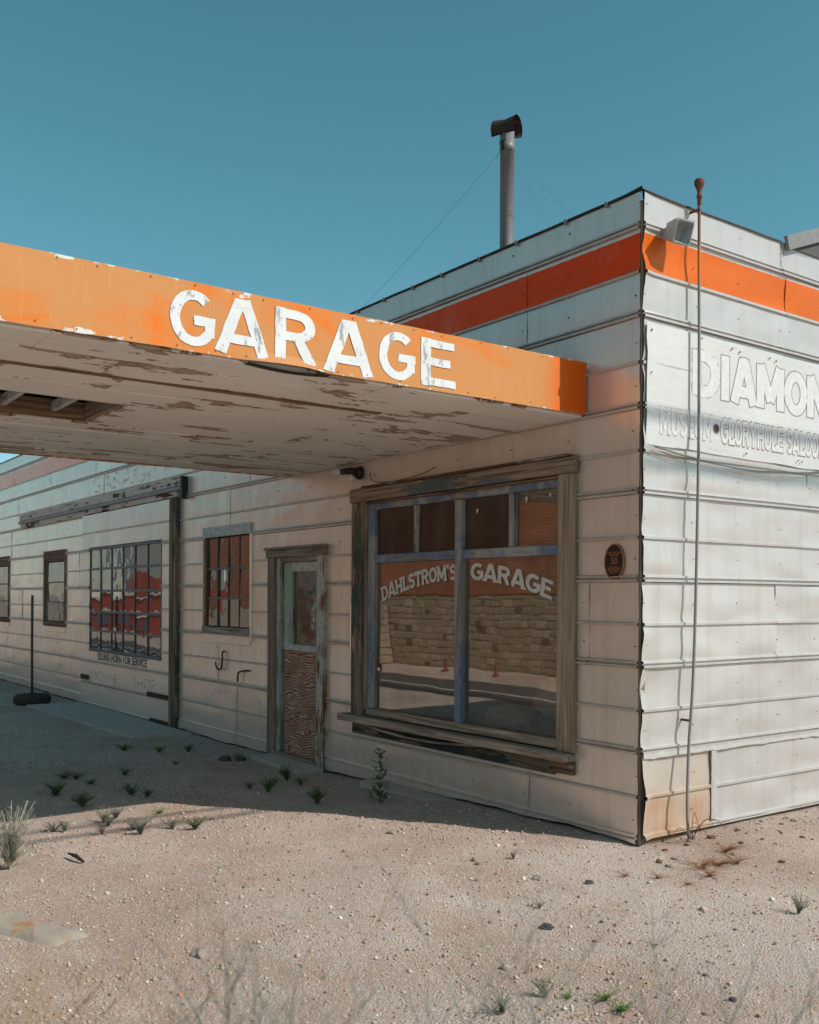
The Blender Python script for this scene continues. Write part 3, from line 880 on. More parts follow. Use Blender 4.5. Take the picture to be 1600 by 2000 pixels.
# ---- stroke lettering
def arc(cx, cy, rx, ry, a0, a1, n=14):
    return [(cx + rx * math.cos(R(a0 + (a1 - a0) * i / n)), cy + ry * math.sin(R(a0 + (a1 - a0) * i / n))) for i in range(n + 1)]
T = .19; h_ = T / 2
GL = {
 'G': (.76, [arc(.40, .5, .31, .405, 48, 325, 22) , [(.665, .20), (.665, .47)], [(.40, .47), (.76, .47)]], []),
 'A': (.80, [[(.09, 0), (.37, 1)], [(.43, 1), (.71, 0)], [(.19, .27), (.61, .27)], [(.30, .93), (.50, .93)]], [(.09, 0), (.71, 0)]),
 'R': (.74, [[(.12, 0), (.12, 1)], [(.12, 1 - h_), (.36, 1 - h_)] + arc(.38, .70, .22, .205, 90, -90, 10)[1:] + [(.12, .495)], [(.38, .5), (.62, 0)]], [(.12, 0), (.64, 0)]),
 'E': (.64, [[(.12, 0), (.12, 1)], [(.12, 1 - h_), (.60, 1 - h_)], [(.12, .52), (.53, .52)], [(.12, h_), (.62, h_)]], []),
 'D': (.74, [[(.12, 0), (.12, 1)], [(.12, 1 - h_), (.30, 1 - h_)] + arc(.30, .5, .34, .405, 90, -90, 14)[1:] + [(.12, h_)]], [(.10, 0), (.10, 1)]),
 'H': (.78, [[(.14, 0), (.14, 1)], [(.64, 0), (.64, 1)], [(.14, .5), (.64, .5)]], [(.14, 0), (.14, 1), (.64, 0), (.64, 1)]),
 'L': (.62, [[(.14, 0), (.14, 1)], [(.14, h_), (.58, h_)], [(.56, 0), (.56, .28)]], [(.14, 0), (.14, 1)]),
 'S': (.66, [arc(.33, .71, .21, .195, 20, 250, 14) + arc(.33, .31, .23, .215, 80, -150, 14)], []),
 'T': (.70, [[(.35, 0), (.35, 1)], [(.06, 1 - h_), (.64, 1 - h_)], [(.10, 1), (.10, .74)], [(.60, 1), (.60, .74)]], [(.35, 0)]),
 'O': (.78, [arc(.39, .5, .29, .405, 0, 360, 26)], []),
 'M': (.98, [[(.14, 0), (.14, 1)], [(.16, 1), (.48, .18)], [(.80, 1), (.48, .18)], [(.82, 0), (.82, 1)]], [(.14, 0), (.82, 0), (.12, 1), (.84, 1)]),
 "'": (.24, [[(.12, 1.02), (.09, .76)]], []),
}
def ribbon(pts, w):
    P = [Vector((p[0], p[1], 0)) for p in pts]; L = []; Rr = []
    closed = (P[0] - P[-1]).length < 1e-4
    for i, p in enumerate(P):
        a = P[i - 1] if i > 0 else (P[-2] if closed else None)
        b = P[i + 1] if i < len(P) - 1 else (P[1] if closed else None)
        d1 = (p - a).normalized() if a is not None else None
        d2 = (b - p).normalized() if b is not None else None
        if d1 is None: d1 = d2
        if d2 is None: d2 = d1
        d = (d1 + d2).normalized(); nrm = Vector((-d.y, d.x, 0))
        k = 1 / max(.5, nrm.dot(Vector((-d1.y, d1.x, 0))))
        L.append(p + nrm * w / 2 * k); Rr.append(p - nrm * w / 2 * k)
    # subdivide straight strokes so they can follow an arch
    return L, Rr
def densify(pts, m=.12):
    out = [pts[0]]
    for a, b in zip(pts[:-1], pts[1:]):
        n = max(1, int(math.hypot(b[0]-a[0], b[1]-a[1]) / m))
        for i in range(1, n + 1): out.append((a[0] + (b[0]-a[0]) * i / n, a[1] + (b[1]-a[1]) * i / n))
    return out
def glyph(ch, fn, name, mat, parent, width=T, serif=0.0, wob=0.0):
    w, strokes, srf = GL[ch]; mb = MB(); lay = 0
    st = [densify(s) for s in strokes]
    widths = [width] * len(st)
    if serif:
        for (x, y) in srf:
            yy = y + (serif * .5 if y < .5 else -serif * .5)
            st.append([(x - .145, yy), (x, yy), (x + .145, yy)]); widths.append(serif)
    for s, wd in zip(st, widths):
        L, Rr = ribbon(s, wd); vs = []; fs = []
        for i in range(len(L)):
            for q in (L[i], Rr[i]):
                vs.append(fn(q.x + random.uniform(-wob, wob), q.y + random.uniform(-wob, wob), lay))
        for i in range(len(L) - 1): fs.append((2*i, 2*i+1, 2*i+3, 2*i+2))
        mb.add(vs, fs); lay += 1
    return mb.build(name, mat, parent)
def arch_z(x): return 1.752 - .165 * ((x + 1.89) / 1.06) ** 2
def arch_word(word, x0, x1, h, parent):
    tot = sum(GL[c][0] for c in word); sc = (x1 - x0) / tot; x = x0
    for c in word:
        w = GL[c][0]
        def fn(u, vv, lay, x=x):
            X = x + u * sc; zb = arch_z(X); sl = -2 * .165 * (X + 1.89) / 1.06 ** 2
            return (X - sl * vv * h * .55, .0125 - lay * .0003, zb + vv * h)
        glyph(c, fn, 'painted_letter', M['glassletter'], parent, width=.20, serif=.13)
        x += w * sc
arch_word("DAHLSTROM'S", -3.02, -1.945, .128, SWN)
arch_word("GARAGE", -1.765, -.835, .135, SWN)
board('red_sticker', -3.095, -3.035, .010, .0125, .93, 1.0, M['orangeplastic'], SWN, 0, 0)
board('sticker_text', -3.09, -3.045, .0092, .0098, .935, .965, M['whitetrim'], SWN, 0, 0)

# ---- bfont lettering
def text(name, s, mat, parent, org, xdir, size, sx=1.0, off=0.0, outline=0.0, up=(0, 0, 1), align='LEFT', space=1.0):
    cu = bpy.data.curves.new('t', 'FONT'); cu.body = s; cu.size = 1.0; cu.align_x = align; cu.offset = off; cu.space_character = space
    cu.resolution_u = 3
    if outline: cu.fill_mode = 'NONE'; cu.bevel_depth = outline; cu.bevel_resolution = 0
    ob = bpy.data.objects.new('t', cu); COL.objects.link(ob)
    dg = bpy.context.evaluated_depsgraph_get(); dg.update()
    me = bpy.data.meshes.new_from_object(ob.evaluated_get(dg))
    vs = [v.co.copy() for v in me.vertices]; fs = [tuple(p.vertices) for p in me.polygons]
    bpy.data.objects.remove(ob); bpy.data.curves.remove(cu); bpy.data.meshes.remove(me)
    xd = Vector(xdir); ud = Vector(up); nd = xd.cross(ud); o = Vector(org)
    return mk(name, [o + xd * (v.x * size * sx) + ud * (v.y * size) + nd * (v.z * size * .15) for v in vs], fs, mat, parent)

# ------------------------------------------------------------ door
DR = empty('door', (-4.47, 0, -.05), B)
zt = -.10
board('casing', -5.12, -4.985, -.05, .05, zt, 2.02, M['door_case'], DR)
board('casing', -4.085, -3.955, -.05, .05, zt, 2.02, M['door_peel'], DR)
board('head_casing', -5.14, -3.935, -.065, .04, 2.022, 2.10, M['door_head'], DR, .006, .003)
board('head_cap', -5.15, -3.925, -.085, .04, 2.102, 2.128, M['door_head'], DR)
board('jamb', -4.983, -4.925, -.01, .09, zt, 2.02, M['door_green'], DR)
board('jamb_head', -4.923, -4.087, -.005, .09, 1.972, 2.02, M['sill'], DR)
board('threshold', -4.98, -4.09, -.06, .09, zt, -.03, M['wood_x'], DR)
leaf = empty('door_leaf', (-4.5, .05, 0), DR)
board('stile', -4.868, -4.70, .02, .06, 1.10, 1.968, M['door_green'], DR)
board('stile', -4.135, -4.09, .02, .06, 1.10, 1.968, M['door_green'], DR)
board('top_rail', -4.70, -4.135, .022, .06, 1.875, 1.968, M['door_white'], DR)
board('top_bead', -4.72, -4.135, .012, .022, 1.868, 1.886, M['door_white'], DR)
board('lock_rail', -4.868, -4.09, .012, .06, 1.045, 1.11, M['door_white'], DR)
board('plywood_panel', -4.868, -4.09, .024, .06, -.03, 1.043, M['ply'], DR, .002, 0)
bpy.data.objects.remove(leaf)
mb = MB(); n = 12
vs = []; fs = []
for j in range(n + 1):
    for i in range(n + 1):
        u, w = i / n, j / n
        vs.append((-4.70 + .565 * u, .05 + .022 * math.sin(math.pi * u) * math.sin(math.pi * w) + .006 * mnoise.noise(Vector((u * 3, w * 2, 1))), 1.11 + .765 * w))
fs = [(j*(n+1)+i, j*(n+1)+i+1, (j+1)*(n+1)+i+1, (j+1)*(n+1)+i) for j in range(n) for i in range(n)]
mk('plastic_film', vs, fs, M['film'], DR, smooth=True)
MB().lathe([(.012, 0), (.022, .01), (.02, .03), (.0005, .035)], (-4.12, .022, .86), 12, 'y').build('keyhole_plate', M['black'], DR)

# ------------------------------------------------------------ small steel window beside the door
W2 = empty('steel_window', (-6.2, 0, 1.1), B)
board('head_trim', -6.86, -5.58, -.022, .03, 2.315, 2.44, M['door_white'], W2)
board('side_trim', -5.605, -5.555, -.02, .03, 1.10, 2.312, M['front'], W2)
board('frame', -6.85, -6.765, -.018, .06, 1.17, 2.312, M['brownwood'], W2)
board('sill', -6.86, -5.60, -.03, .06, 1.168, 1.245, M['sill'], W2)
board('apron', -6.87, -5.59, -.018, .0, 1.055, 1.166, M['front'], W2)
xs = np.linspace(-6.76, -5.615, 5); zs = [1.247, 1.585, 1.935, 2.31]
for i in range(1, 4): board('glazing_bar', xs[i] - .008, xs[i] + .008, -.002, .03, 1.247, 2.31, M['steel'], W2, .002, 0)
for j in (1, 2): board('glazing_bar', -6.762, -5.612, -.0015, .028, zs[j] - .010, zs[j] + .010, M['steel_h'], W2, .002, 0)
for i in range(4):
    for j in range(3): pane(xs[i] + .012, xs[i+1] - .012, zs[j] + .011, zs[j+1] - .011, .012, M['glass_wavy'], W2, .02)

# ------------------------------------------------------------ sliding door with factory glazing
SD = empty('sliding_door', (-9.5, 0, -.05), B)
so_ = [(-11.03, -8.08, .75, 2.36)]
edges = [-.10, .24, .575, 1.145, 1.715, 2.295, 2.87]
for k in range(len(edges) - 1):
    a, b = edges[k], edges[k + 1]
    s_ = (b - a) > .4
    siding('f', SD, -11.40, -7.79, a, b, so_, M['slide'], 200 + k, mid=s_, yoff=.045, amp=.004, name='door_sheet')
board('edge_post', -7.78, -7.69, -.075, .0, -.12, 2.87, M['brownwood'], SD)
board('edge_angle', -7.685, -7.58, -.06, -.005, -.11, 2.88, M['casing_l'], SD)
board('bottom_strap', -11.39, -11.02, -.068, -.060, .30, .37, M['rustdark'], SD)
board('bottom_strap', -8.55, -7.81, -.068, -.060, .25, .315, M['rustdark'], SD)
board('bottom_strap', -8.45, -7.81, -.07, -.060, -.09, -.03, M['rustdark'], SD)
xs = np.linspace(-11.0, -8.11, 7); zs = [.78, 1.075, 1.365, 1.685, 2.02, 2.33]
for i in range(7): board('glazing_bar', xs[i] - .012, xs[i] + .012, -.048, -.01, .76, 2.35, M['steel'], SD, .003, 0)
for j in range(6): board('glazing_bar', -11.0, -8.11, -.066 if j in (0, 5) else -.050, -.014, zs[j] - .016, zs[j] + .016, M['steel_h'], SD, .003, 0)
for i in range(6):
    for j in range(5):
        pane(xs[i] + .0145, xs[i+1] - .0145, zs[j] + .017, zs[j+1] - .017, -.035, M['glass_slide'] if (j < 3 or i > 3) else M['glass_grey'], SD, .0035)
text('painted_words', 'SOUND HORN FOR SERVICE', M['blacktext'], SD, (-10.62, -.0515, .635), (1, 0, 0), .155, .97, .012, space=1.06)
text('ghost_words', 'MACHINE', M['ghost'], SD, (-11.05, -.0515, .315), (1, 0, 0), .22, 1.35)
text('ghost_words', 'SHOP', M['ghost'], SD, (-9.10, -.0515, .315), (1, 0, 0), .24, 1.35)
TR = empty('door_track', (-11.2, 0, 2.9), B)
n = 15
xs_ = np.linspace(-15.1, -7.37, n + 1)
for i in range(n):
    board('track_board', xs_[i], xs_[i+1] - .006, -.06, -.0, 3.015, 3.125, M['track'], TR, .004, .003)
for i in range(6):
    a = -15.08 + i * 1.27; board('track_board', a, min(a + 1.262, -7.6), -.05, -.0, 2.865 if i < 3 else 2.885, 2.955, M['track'], TR, .004, .003)
xr = [-15.13, -14.1, -13.2, -12.3, -11.5, -10.6, -9.2, -8.0, -7.42]
for i in range(len(xr) - 1): board('rail', xr[i], xr[i+1] - .012, -.075, -.03, 2.958, 3.008, M['flash'], TR, .004)
board('track_end_bracket', -7.42, -7.35, -.085, 0, 2.84, 3.125, M['black'], TR)

# ------------------------------------------------------------ two plain windows beyond
def plain_window(x0, x1):
    W = empty('sash_window', ((x0 + x1) / 2, 0, 1.0), B)
    board('frame', x0 - .02, x0 + .045, -.025, .06, 1.08, 2.39, M['brownwood'], W)
    board('frame', x1 - .045, x1 + .02, -.025, .06, 1.08, 2.39, M['brownwood'], W)
    board('head', x0 + .046, x1 - .046, -.022, .06, 2.20, 2.39, M['brownwood_x'], W)
    board('sill', x0 + .046, x1 - .046, -.03, .06, 1.08, 1.16, M['brownwood_x'], W)
    board('apron', x0 - .02, x1 + .02, -.016, .0, .985, 1.078, M['front'], W)
    zs = [1.162, 1.50, 1.84, 2.198]; xs = np.linspace(x0 + .047, x1 - .047, 4)
    for j in (1, 2): board('glazing_bar', x0 + .047, x1 - .047, .0, .03, zs[j] - .012, zs[j] + .012, M['steel_h'], W, .002, 0)
    for j in range(3): pane(x0 + .047, x1 - .047, zs[j] + .013, zs[j+1] - .013, .014, M['glass_grey'], W, .01)
plain_window(-13.62, -12.38); plain_window(-17.35, -16.05)
text('ghost_words', 'PARKING', M['ghost'], FW, (-13.88, -.0095, .795), (1, 0, 0), .205, 1.32)
text('ghost_words', 'GARAGE', M['ghost_light'], FW, (-11.1, -.0095, 3.2), (1, 0, 0), .36, 1.9)

# ------------------------------------------------------------ canopy
XN, XF, YO = -.48, -4.78, -4.5
CN = board('canopy', XF + .03, XN - .03, YO + .03, -.03, 3.12, 3.225, M['coping'], B, 0, 0)
def fascia_sheet(y0, y1, sd):
    n = max(3, int((y1 - y0) / .05)); zr = np.linspace(2.882, 3.245, 7); vs = []; fs = []
    for z in zr:
        for i in range(n + 1):
            y = y0 + (y1 - y0) * i / n
            d = .0028 * mnoise.noise(Vector((y * 2.2, z * 3, sd))) + .0008 * mnoise.noise(Vector((y * 7, z * 5, sd)))
            zz = z
            if z < 2.90:
                zz += .004 * mnoise.noise(Vector((y * 6, 1, sd)))
                if -2.62 < y < -2.10: zz += .010 * math.sin((y + 2.62) / .52 * math.pi); d += .012 * math.sin((y + 2.62) / .52 * math.pi)
            if z > 3.24: zz += .003 * mnoise.noise(Vector((y * 5, 9, sd)))
            vs.append((XN + d, y, zz))
    m = n + 1
    for j in range(len(zr) - 1):
        for i in range(n): fs.append((j*m+i, j*m+i+1, (j+1)*m+i+1, (j+1)*m+i))
    b = len(vs)
    for i in range(n + 1): y = y0 + (y1 - y0) * i / n; vs.append((XN - .03, y, 3.247))
    for i in range(n): fs.append(((6)*m+i, 6*m+i+1, b+i+1, b+i))
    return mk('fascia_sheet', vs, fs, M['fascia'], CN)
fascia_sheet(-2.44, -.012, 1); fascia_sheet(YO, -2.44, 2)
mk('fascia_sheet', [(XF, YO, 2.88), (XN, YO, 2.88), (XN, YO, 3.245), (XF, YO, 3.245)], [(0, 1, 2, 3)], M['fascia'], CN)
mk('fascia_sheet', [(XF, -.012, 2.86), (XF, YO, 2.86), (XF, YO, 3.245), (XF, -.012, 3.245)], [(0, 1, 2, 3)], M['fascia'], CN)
nl = MB()
y = -.15
while y > -4.2:
    nl.lathe([(.0045, 0), (.0035, .002), (.0001, .003)], (XN + .004, y, 3.228 + random.uniform(-.006, .006)), 6, 'x')
    nl.lathe([(.0045, 0), (.0035, .002), (.0001, .003)], (XN + .004, y - .1, 2.905 + random.uniform(-.006, .006)), 6, 'x'); y -= random.uniform(.18, .32)
tag(nl.build('nail_heads', M['fnail'], CN), kind='stuff')
letters = [('G', -3.065, -2.80, 2.905, 3.205), ('A', -2.82, -2.475, 2.905, 3.20), ('R', -2.455, -2.175, 2.902, 3.205), ('A', -2.155, -1.785, 2.895, 3.20), ('G', -1.765, -1.485, 2.905, 3.20), ('E', -1.455, -1.165, 2.905, 3.195)]
for ch, a, b, z0, z1 in letters:
    w = GL[ch][0]
    lo, hi = {'G': (.0, .79), 'A': (-.01, .83), 'R': (.03, .74), 'E': (.03, .66)}[ch]
    def fn(u, v_, lay, a=a, b=b, z0=z0, z1=z1, lo=lo, hi=hi):
        return (XN + .0036 + lay * .0003, a + (u - lo) / (hi - lo) * (b - a), z0 + v_ * (z1 - z0))
    glyph(ch, fn, 'painted_letter', M['letters'], CN, width=.165, wob=.006)
# soffit boards along the canopy, with the broken hatch
hole = (-2.92, -2.06, -4.1, -2.70)
bx = [XN - .035, -.86, -1.22, -1.60, -2.05, -2.93, -3.20, -3.45, -3.70, -3.93, -4.16, -4.38, -4.58, XF + .004]
for i in range(len(bx) - 1):
    x1, x0 = bx[i], bx[i + 1] + .009
    js = [-.02]; y = -random.uniform(.7, 2.0)
    if i == 4: js = [-.02, -1.15, hole[3]]; segs = [(-1.143, -.02), (hole[3], -1.15), (YO + .04, hole[2])]
    else:
        while y > YO: js.append(y); y -= random.uniform(1.2, 2.4)
        js.append(YO + .04); segs = [(js[k + 1] + .006, js[k]) for k in range(len(js) - 1)]
    for (a, b) in segs:
        n = max(2, int((b - a) / .12)); vs = []; fs = []; eds = []
        zz = 2.874 + random.uniform(-.004, .004)
        tl = random.uniform(-.004, .004)
        for k in range(n + 1):
            yy = a + (b - a) * k / n; sg = .006 * mnoise.noise(Vector((yy * 1.5, i * 3.1, 0)))
            for (xx, dz, eg) in ((x0, tl, 1), (x0 + .006, tl - .006, 1), (x0 + .06, tl * .5 - .006, 0), (x1 - .06, -tl * .5 - .006, 0), (x1 - .006, -tl - .006, 1), (x1, -tl, 1), (x1, .02, 1), (x0, .02, 1)):
                vs.append((xx, yy, zz + dz + sg)); eds.append(1.0 if k in (0, n) else float(eg))
        for k in range(n):
            for q in range(8): fs.append((k*8+q, k*8+(q+1) % 8, (k+1)*8+(q+1) % 8, (k+1)*8+q))
        fs += [(7, 6, 5, 4, 3, 2, 1, 0), tuple(n*8+q for q in range(8))]
        sb = mk('soffit_board', vs, fs, M['soffit'], CN)
        at = sb.data.attributes.new('edge', 'FLOAT', 'POINT'); at.data.foreach_set('value', eds)
board('batten', -1.245, -1.195, -3.75, -1.25, 2.852, 2.866, M['wood_y'], CN, .004, .004)
# hatch surround and rafters inside
board('hatch_lining', hole[0] - .0, hole[0] + .03, hole[2], hole[3], 2.885, 3.02, M['wood_y'], CN)
board('hatch_lining', hole[1] - .03, hole[1], hole[2], hole[3], 2.885, 3.02, M['wood_y'], CN)
board('hatch_lining', hole[0] + .031, hole[1] - .031, hole[3] - .03, hole[3], 2.885, 3.02, M['wood_x'], CN)
for yy in (-2.95, -3.3, -3.68): board('rafter', hole[0] + .032, hole[1] - .032, yy - .018, yy + .018, 2.93, 3.0, M['door_white'], CN)
# dangling torn edge under the fascia
mb = MB()
pts = [(-2.62 + .52 * i / 14, 2.872 - .014 * math.sin(math.pi * i / 14) + .004 * mnoise.noise(Vector((i, 0, 0)))) for i in range(15)]
vs = []; fs = []
for (y, z) in pts: vs += [(XN + .012, y, z), (XN - .03, y, z - .008), (XN - .05, y, z + .003)]
for i in range(14): fs += [(3*i, 3*i+1, 3*i+4, 3*i+3), (3*i+1, 3*i+2, 3*i+5, 3*i+4)]
mk('torn_edge_strip', vs, fs, M['coping'], CN)
for xx in (XN - .3, XF + .3):
    MB().tube([(xx, YO + .2, gz(xx, YO + .2) - .05), (xx, YO + .2, 2.87)], .06, 12).build('canopy_post', M['polepaint'], CN)
# ------------------------------------------------------------ things fixed to the building
S = empty('wall_sign', (.02, .05, 2.6)); tag(S, 'long peeling white sign with faded outlined saloon lettering on sunlit wall', 'sign')
n = 70; vs = []; fs = []
zr = np.linspace(0, 1, 9)
for w in zr:
    for i in range(n + 1):
        y = .03 + 6.4 * i / n
        lo = 2.625 + .008 * mnoise.noise(Vector((y * 3, 0, 4))) - .012 * smooth(0, 2, y); hi = 3.43 + .003 * mnoise.noise(Vector((y * 3, 2, 4)))
        k = min(w, 1 - w) * 2
        d = .019 + .0007 * mnoise.noise(Vector((y * 1.7, w * 3, 7))) + .010 * math.exp(-(y - .03) / .04) * (.4 + mnoise.noise(Vector((w * 6, 1, 7))))
        yy = y + .018 * math.exp(-(y - .03) / .05) * mnoise.noise(Vector((w * 5, 3, 2)))
        if w == 0: d -= .006
        vs.append((d, yy, lo + (hi - lo) * w))
m = n + 1
for j in range(8):
    for i in range(n): fs.append((j*m+i, j*m+i+1, (j+1)*m+i+1, (j+1)*m+i))
mk('sign_sheet', vs, fs, M['sign'], S)
xo = .0201
GL.update({'I': (.40, [[(.20, 0), (.20, 1)]], []), 'N': (.82, [[(.14, 0), (.14, 1)], [(.16, 1), (.66, 0)], [(.68, 0), (.68, 1)]], []),
  'Y': (.76, [[(.38, 0), (.38, .5)], [(.08, 1), (.38, .45)], [(.68, 1), (.38, .45)]], []), 'U': (.78, [[(.14, 1), (.14, .4)] + arc(.39, .38, .25, .28, 180, 360, 12) + [(.64, .4), (.64, 1)]], [])})
def extend(p, e):
    p = [Vector((a, b)) for a, b in p]
    if (p[0] - p[-1]).length < 1e-4: return [tuple(q) for q in p]
    a = p[0] + (p[0] - p[1]).normalized() * e; b = p[-1] + (p[-1] - p[-2]).normalized() * e
    return [tuple(a)] + [tuple(q) for q in p[1:-1]] + [tuple(b)]
def outlined(word, y0, y1, z0, z1, mat, width, line, fill=True):
    tot = sum(GL[c][0] if c != ' ' else .4 for c in word); k = (y1 - y0) / tot; y = y0
    for c in word:
        if c == ' ': y += .4 * k; continue
        def fn(u, v_, lay, y=y, up=0.0): return (xo + lay * .00006, y + u * k, z0 + v_ * (z1 - z0))
        w_, st_k, sr_ = GL[c]
        GL['_'] = (w_, [extend(q, line) for q in st_k], [])
        glyph('_', fn, 'faded_letter', mat, S, width=width + 2 * line)
        if fill: glyph(c, lambda u, v_, lay, y=y: (xo + .0005 + lay * .00006, y + u * k, z0 + v_ * (z1 - z0)), 'letter_fill', M['signwhite'], S, width=width)
        y += w_ * k
outlined('D', .50, .79, 3.01, 3.32, M['signline_faint'], .25, .022)
outlined('IAMOND', .79, 2.44, 3.01, 3.325, M['signline'], .25, .024)
outlined('GLORYHOLE SALOON', .815, 2.13, 2.705, 2.885, M['signline'], .20, .045)
outlined('MUSEUM', .16, .73, 2.705, 2.885, M['signline_faint'], .20, .03)
MB().lathe([(.036, 0), (.036, .001), (.026, .001), (.026, 0)], (xo, .765, 2.80), 20, 'x').build('painted_dot', M['signline'], S)
sc = MB()
for (y, z) in ((.59, 3.405), (.93, 3.385), (1.02, 3.375), (1.38, 3.385), (1.46, 3.375), (1.75, 2.66), (1.8, 2.655), (1.1, 2.655), (.07, 3.38), (.07, 3.1)): nail(sc, 's', y, z, .024, .008)
tag(sc.build('screws', M['rust'], S), kind='stuff')

# loose cable sagging below the sign
cb = MB()
for k in range(3):
    pts = []
    for i in range(50):
        y = .08 + 6 * i / 49
        sag = .085 * math.sin(math.pi * min(1, y / 2.25)) if y < 2.25 else .05 * math.sin(math.pi * min(1, (y - 2.25) / 4))
        pts.append((.035 + .008 * k + .004 * mnoise.noise(Vector((y * 4, k, 0))), y, 2.625 - sag - .006 * k + .006 * mnoise.noise(Vector((y * 3, k, 5)))))
    cb.tube(pts, .0035, 6)
tag(cb.build('cable', M['flash'], None, True, (.035, 1.2, 2.55)), 'pale loose cable sagging along the lower edge of the white sign', 'cable')

# standpipe
def PY(px, X):
    v = AX + RT * ((px - CX) / F_PX); return CAM.y + v.y * (X - CAM.x) / v.x
SP = empty('standpipe', (.10, .56, -.05)); tag(SP, 'tall thin bent pipe standing against sunlit wall, rusty fitting on top', 'pipe')
pp = [(.16, PY(1350, .16), -.06), (.12, PY(1345, .12), .2), (.085, PY(1347, .085), .6), (.08, PY(1354, .08), 1.0), (.078, PY(1359, .078), 1.6), (.076, PY(1363, .076), 2.6), (.075, PY(1363, .075), 3.4), (.075, PY(1362, .075), 4.0), (.075, PY(1362, .075), 4.41)]
# smooth the bend
def cr(P, n=6):
    P = [Vector(p) for p in P]; out = []
    for i in range(len(P) - 1):
        p0, p1, p2, p3 = P[max(i-1, 0)], P[i], P[i+1], P[min(i+2, len(P)-1)]
        for k in range(n):
            t = k / n; out.append(.5 * ((2*p1) + (p2-p0)*t + (2*p0-5*p1+4*p2-p3)*t*t + (3*p1-p0-3*p2+p3)*t**3))
    out.append(P[-1]); return out
pm = MB().tube(cr(pp), .0105, 10).build('pipe', M['pipe'], None, True); pm.parent = SP; pm.location = -wloc(SP)
MB().lathe([(.012, 0), (.014, .01), (.014, .05), (.019, .052), (.019, .07), (.014, .075), (.015, .10), (.026, .125), (.034, .14), (.034, .17), (.028, .178), (.001, .178)], (.075, PY(1362, .075), 4.285), 18).build('top_fitting', M['rust'], SP, True)
for z in (4.255, .78): board('clip', .0, .088, PY(1362 if z > 2 else 1350, .08) - .007, PY(1362 if z > 2 else 1350, .08) + .007, z - .008, z + .008, M['rust'], SP, .002)

# floodlight
FL = empty('floodlight', (.02, .28, 4.03)); tag(FL, 'boxy white floodlight with open dark face on the orange stripe', 'lamp')
def PY(px, X):
    v = AX + RT * ((px - CX) / F_PX); return CAM.y + v.y * (X - CAM.x) / v.x
fd = Vector((.92, -.10, -.30)).normalized(); fr = Vector((.10, .92, 0)).normalized(); fu = fr.cross(fd) * -1
if fu.z < 0: fu = -fu
fc = Vector((.12, PY(1322, .12), 4.03))
def ring(d, a, b): return [fc + fd * d + fr * sx * a + fu * sz * b for sx, sz in ((-1, -1), (1, -1), (1, 1), (-1, 1))]
def ringr(d, a, b, r=.02, n=3):
    out = []
    for sx, sz, a0 in ((1, 1, 0), (-1, 1, 90), (-1, -1, 180), (1, -1, 270)):
        for k in range(n + 1):
            t = R(a0 + 90 * k / n); out.append(fc + fd * d + fr * (sx * (a - r) + r * math.cos(t)) + fu * (sz * (b - r) + r * math.sin(t)))
    return out
def loft(rings, cap0=True, cap1=False):
    m = len(rings[0]); vs = [v for r in rings for v in r]; fs = []
    for i in range(len(rings) - 1):
        for k in range(m): fs.append((i*m+k, i*m+(k+1) % m, (i+1)*m+(k+1) % m, (i+1)*m+k))
    if cap0: fs.append(tuple(range(m - 1, -1, -1)))
    if cap1: fs.append(tuple((len(rings)-1)*m+k for k in range(m)))
    return vs, fs
v, f = loft([ringr(-.085, .035, .04, .012), ringr(-.07, .055, .055, .012), ringr(.03, .078, .078, .014), ringr(.045, .081, .081, .014), ringr(.045, .070, .070, .014)]); mk('housing', v, f, M['lamp_body'], FL)
v, f = loft([ringr(.0465, .074, .074, .014), ringr(.050, .074, .074, .014), ringr(.050, .068, .068, .014), ringr(.042, .068, .068, .014)], False); mk('rim', v, f, M['chrome'], FL)
v, f = loft([ringr(.043, .069, .069, .014), ringr(-.03, .045, .045, .012), ringr(-.045, .025, .025, .01)], False, True); mk('reflector', v, f, M['lamp_refl'], FL)
board('bracket', .0, .06, fc.y - .03, fc.y + .02, 4.01, 4.08, M['lamp_body'], FL)

# oval marker
PQ = empty('oval_plaque', (-.21, -.02, 1.73)); tag(PQ, 'dark oval historical plaque with copper rim and number fifty', 'plaque')
def oval(a, b, y, n=40): return [(-.21 + a * math.cos(2*math.pi*k/n), y, 1.852 + b * math.sin(2*math.pi*k/n)) for k in range(n)]
v, f = loft([oval(.088, .122, -.006), oval(.088, .122, -.022), oval(.080, .114, -.024), oval(.079, .113, -.020)], False); mk('rim', v, f, M['gold'], PQ)
v, f = loft([oval(.079, .113, -.008), oval(.079, .113, -.0195)], False, True); mk('plate', v, f, M['plaque'], PQ)
for s, z, sz in (('HISTORICAL', 1.905, .022), ('MARKER', 1.888, .022), ('50', 1.836, .062), ('GOLDFIELD', 1.806, .022), ('HISTORICAL', 1.790, .022), ('SOCIETY', 1.774, .022)):
    text('raised_text', s, M['gold'], PQ, (-.21, -.0205, z), (1, 0, 0), sz, 1.0, .015, align='CENTER')

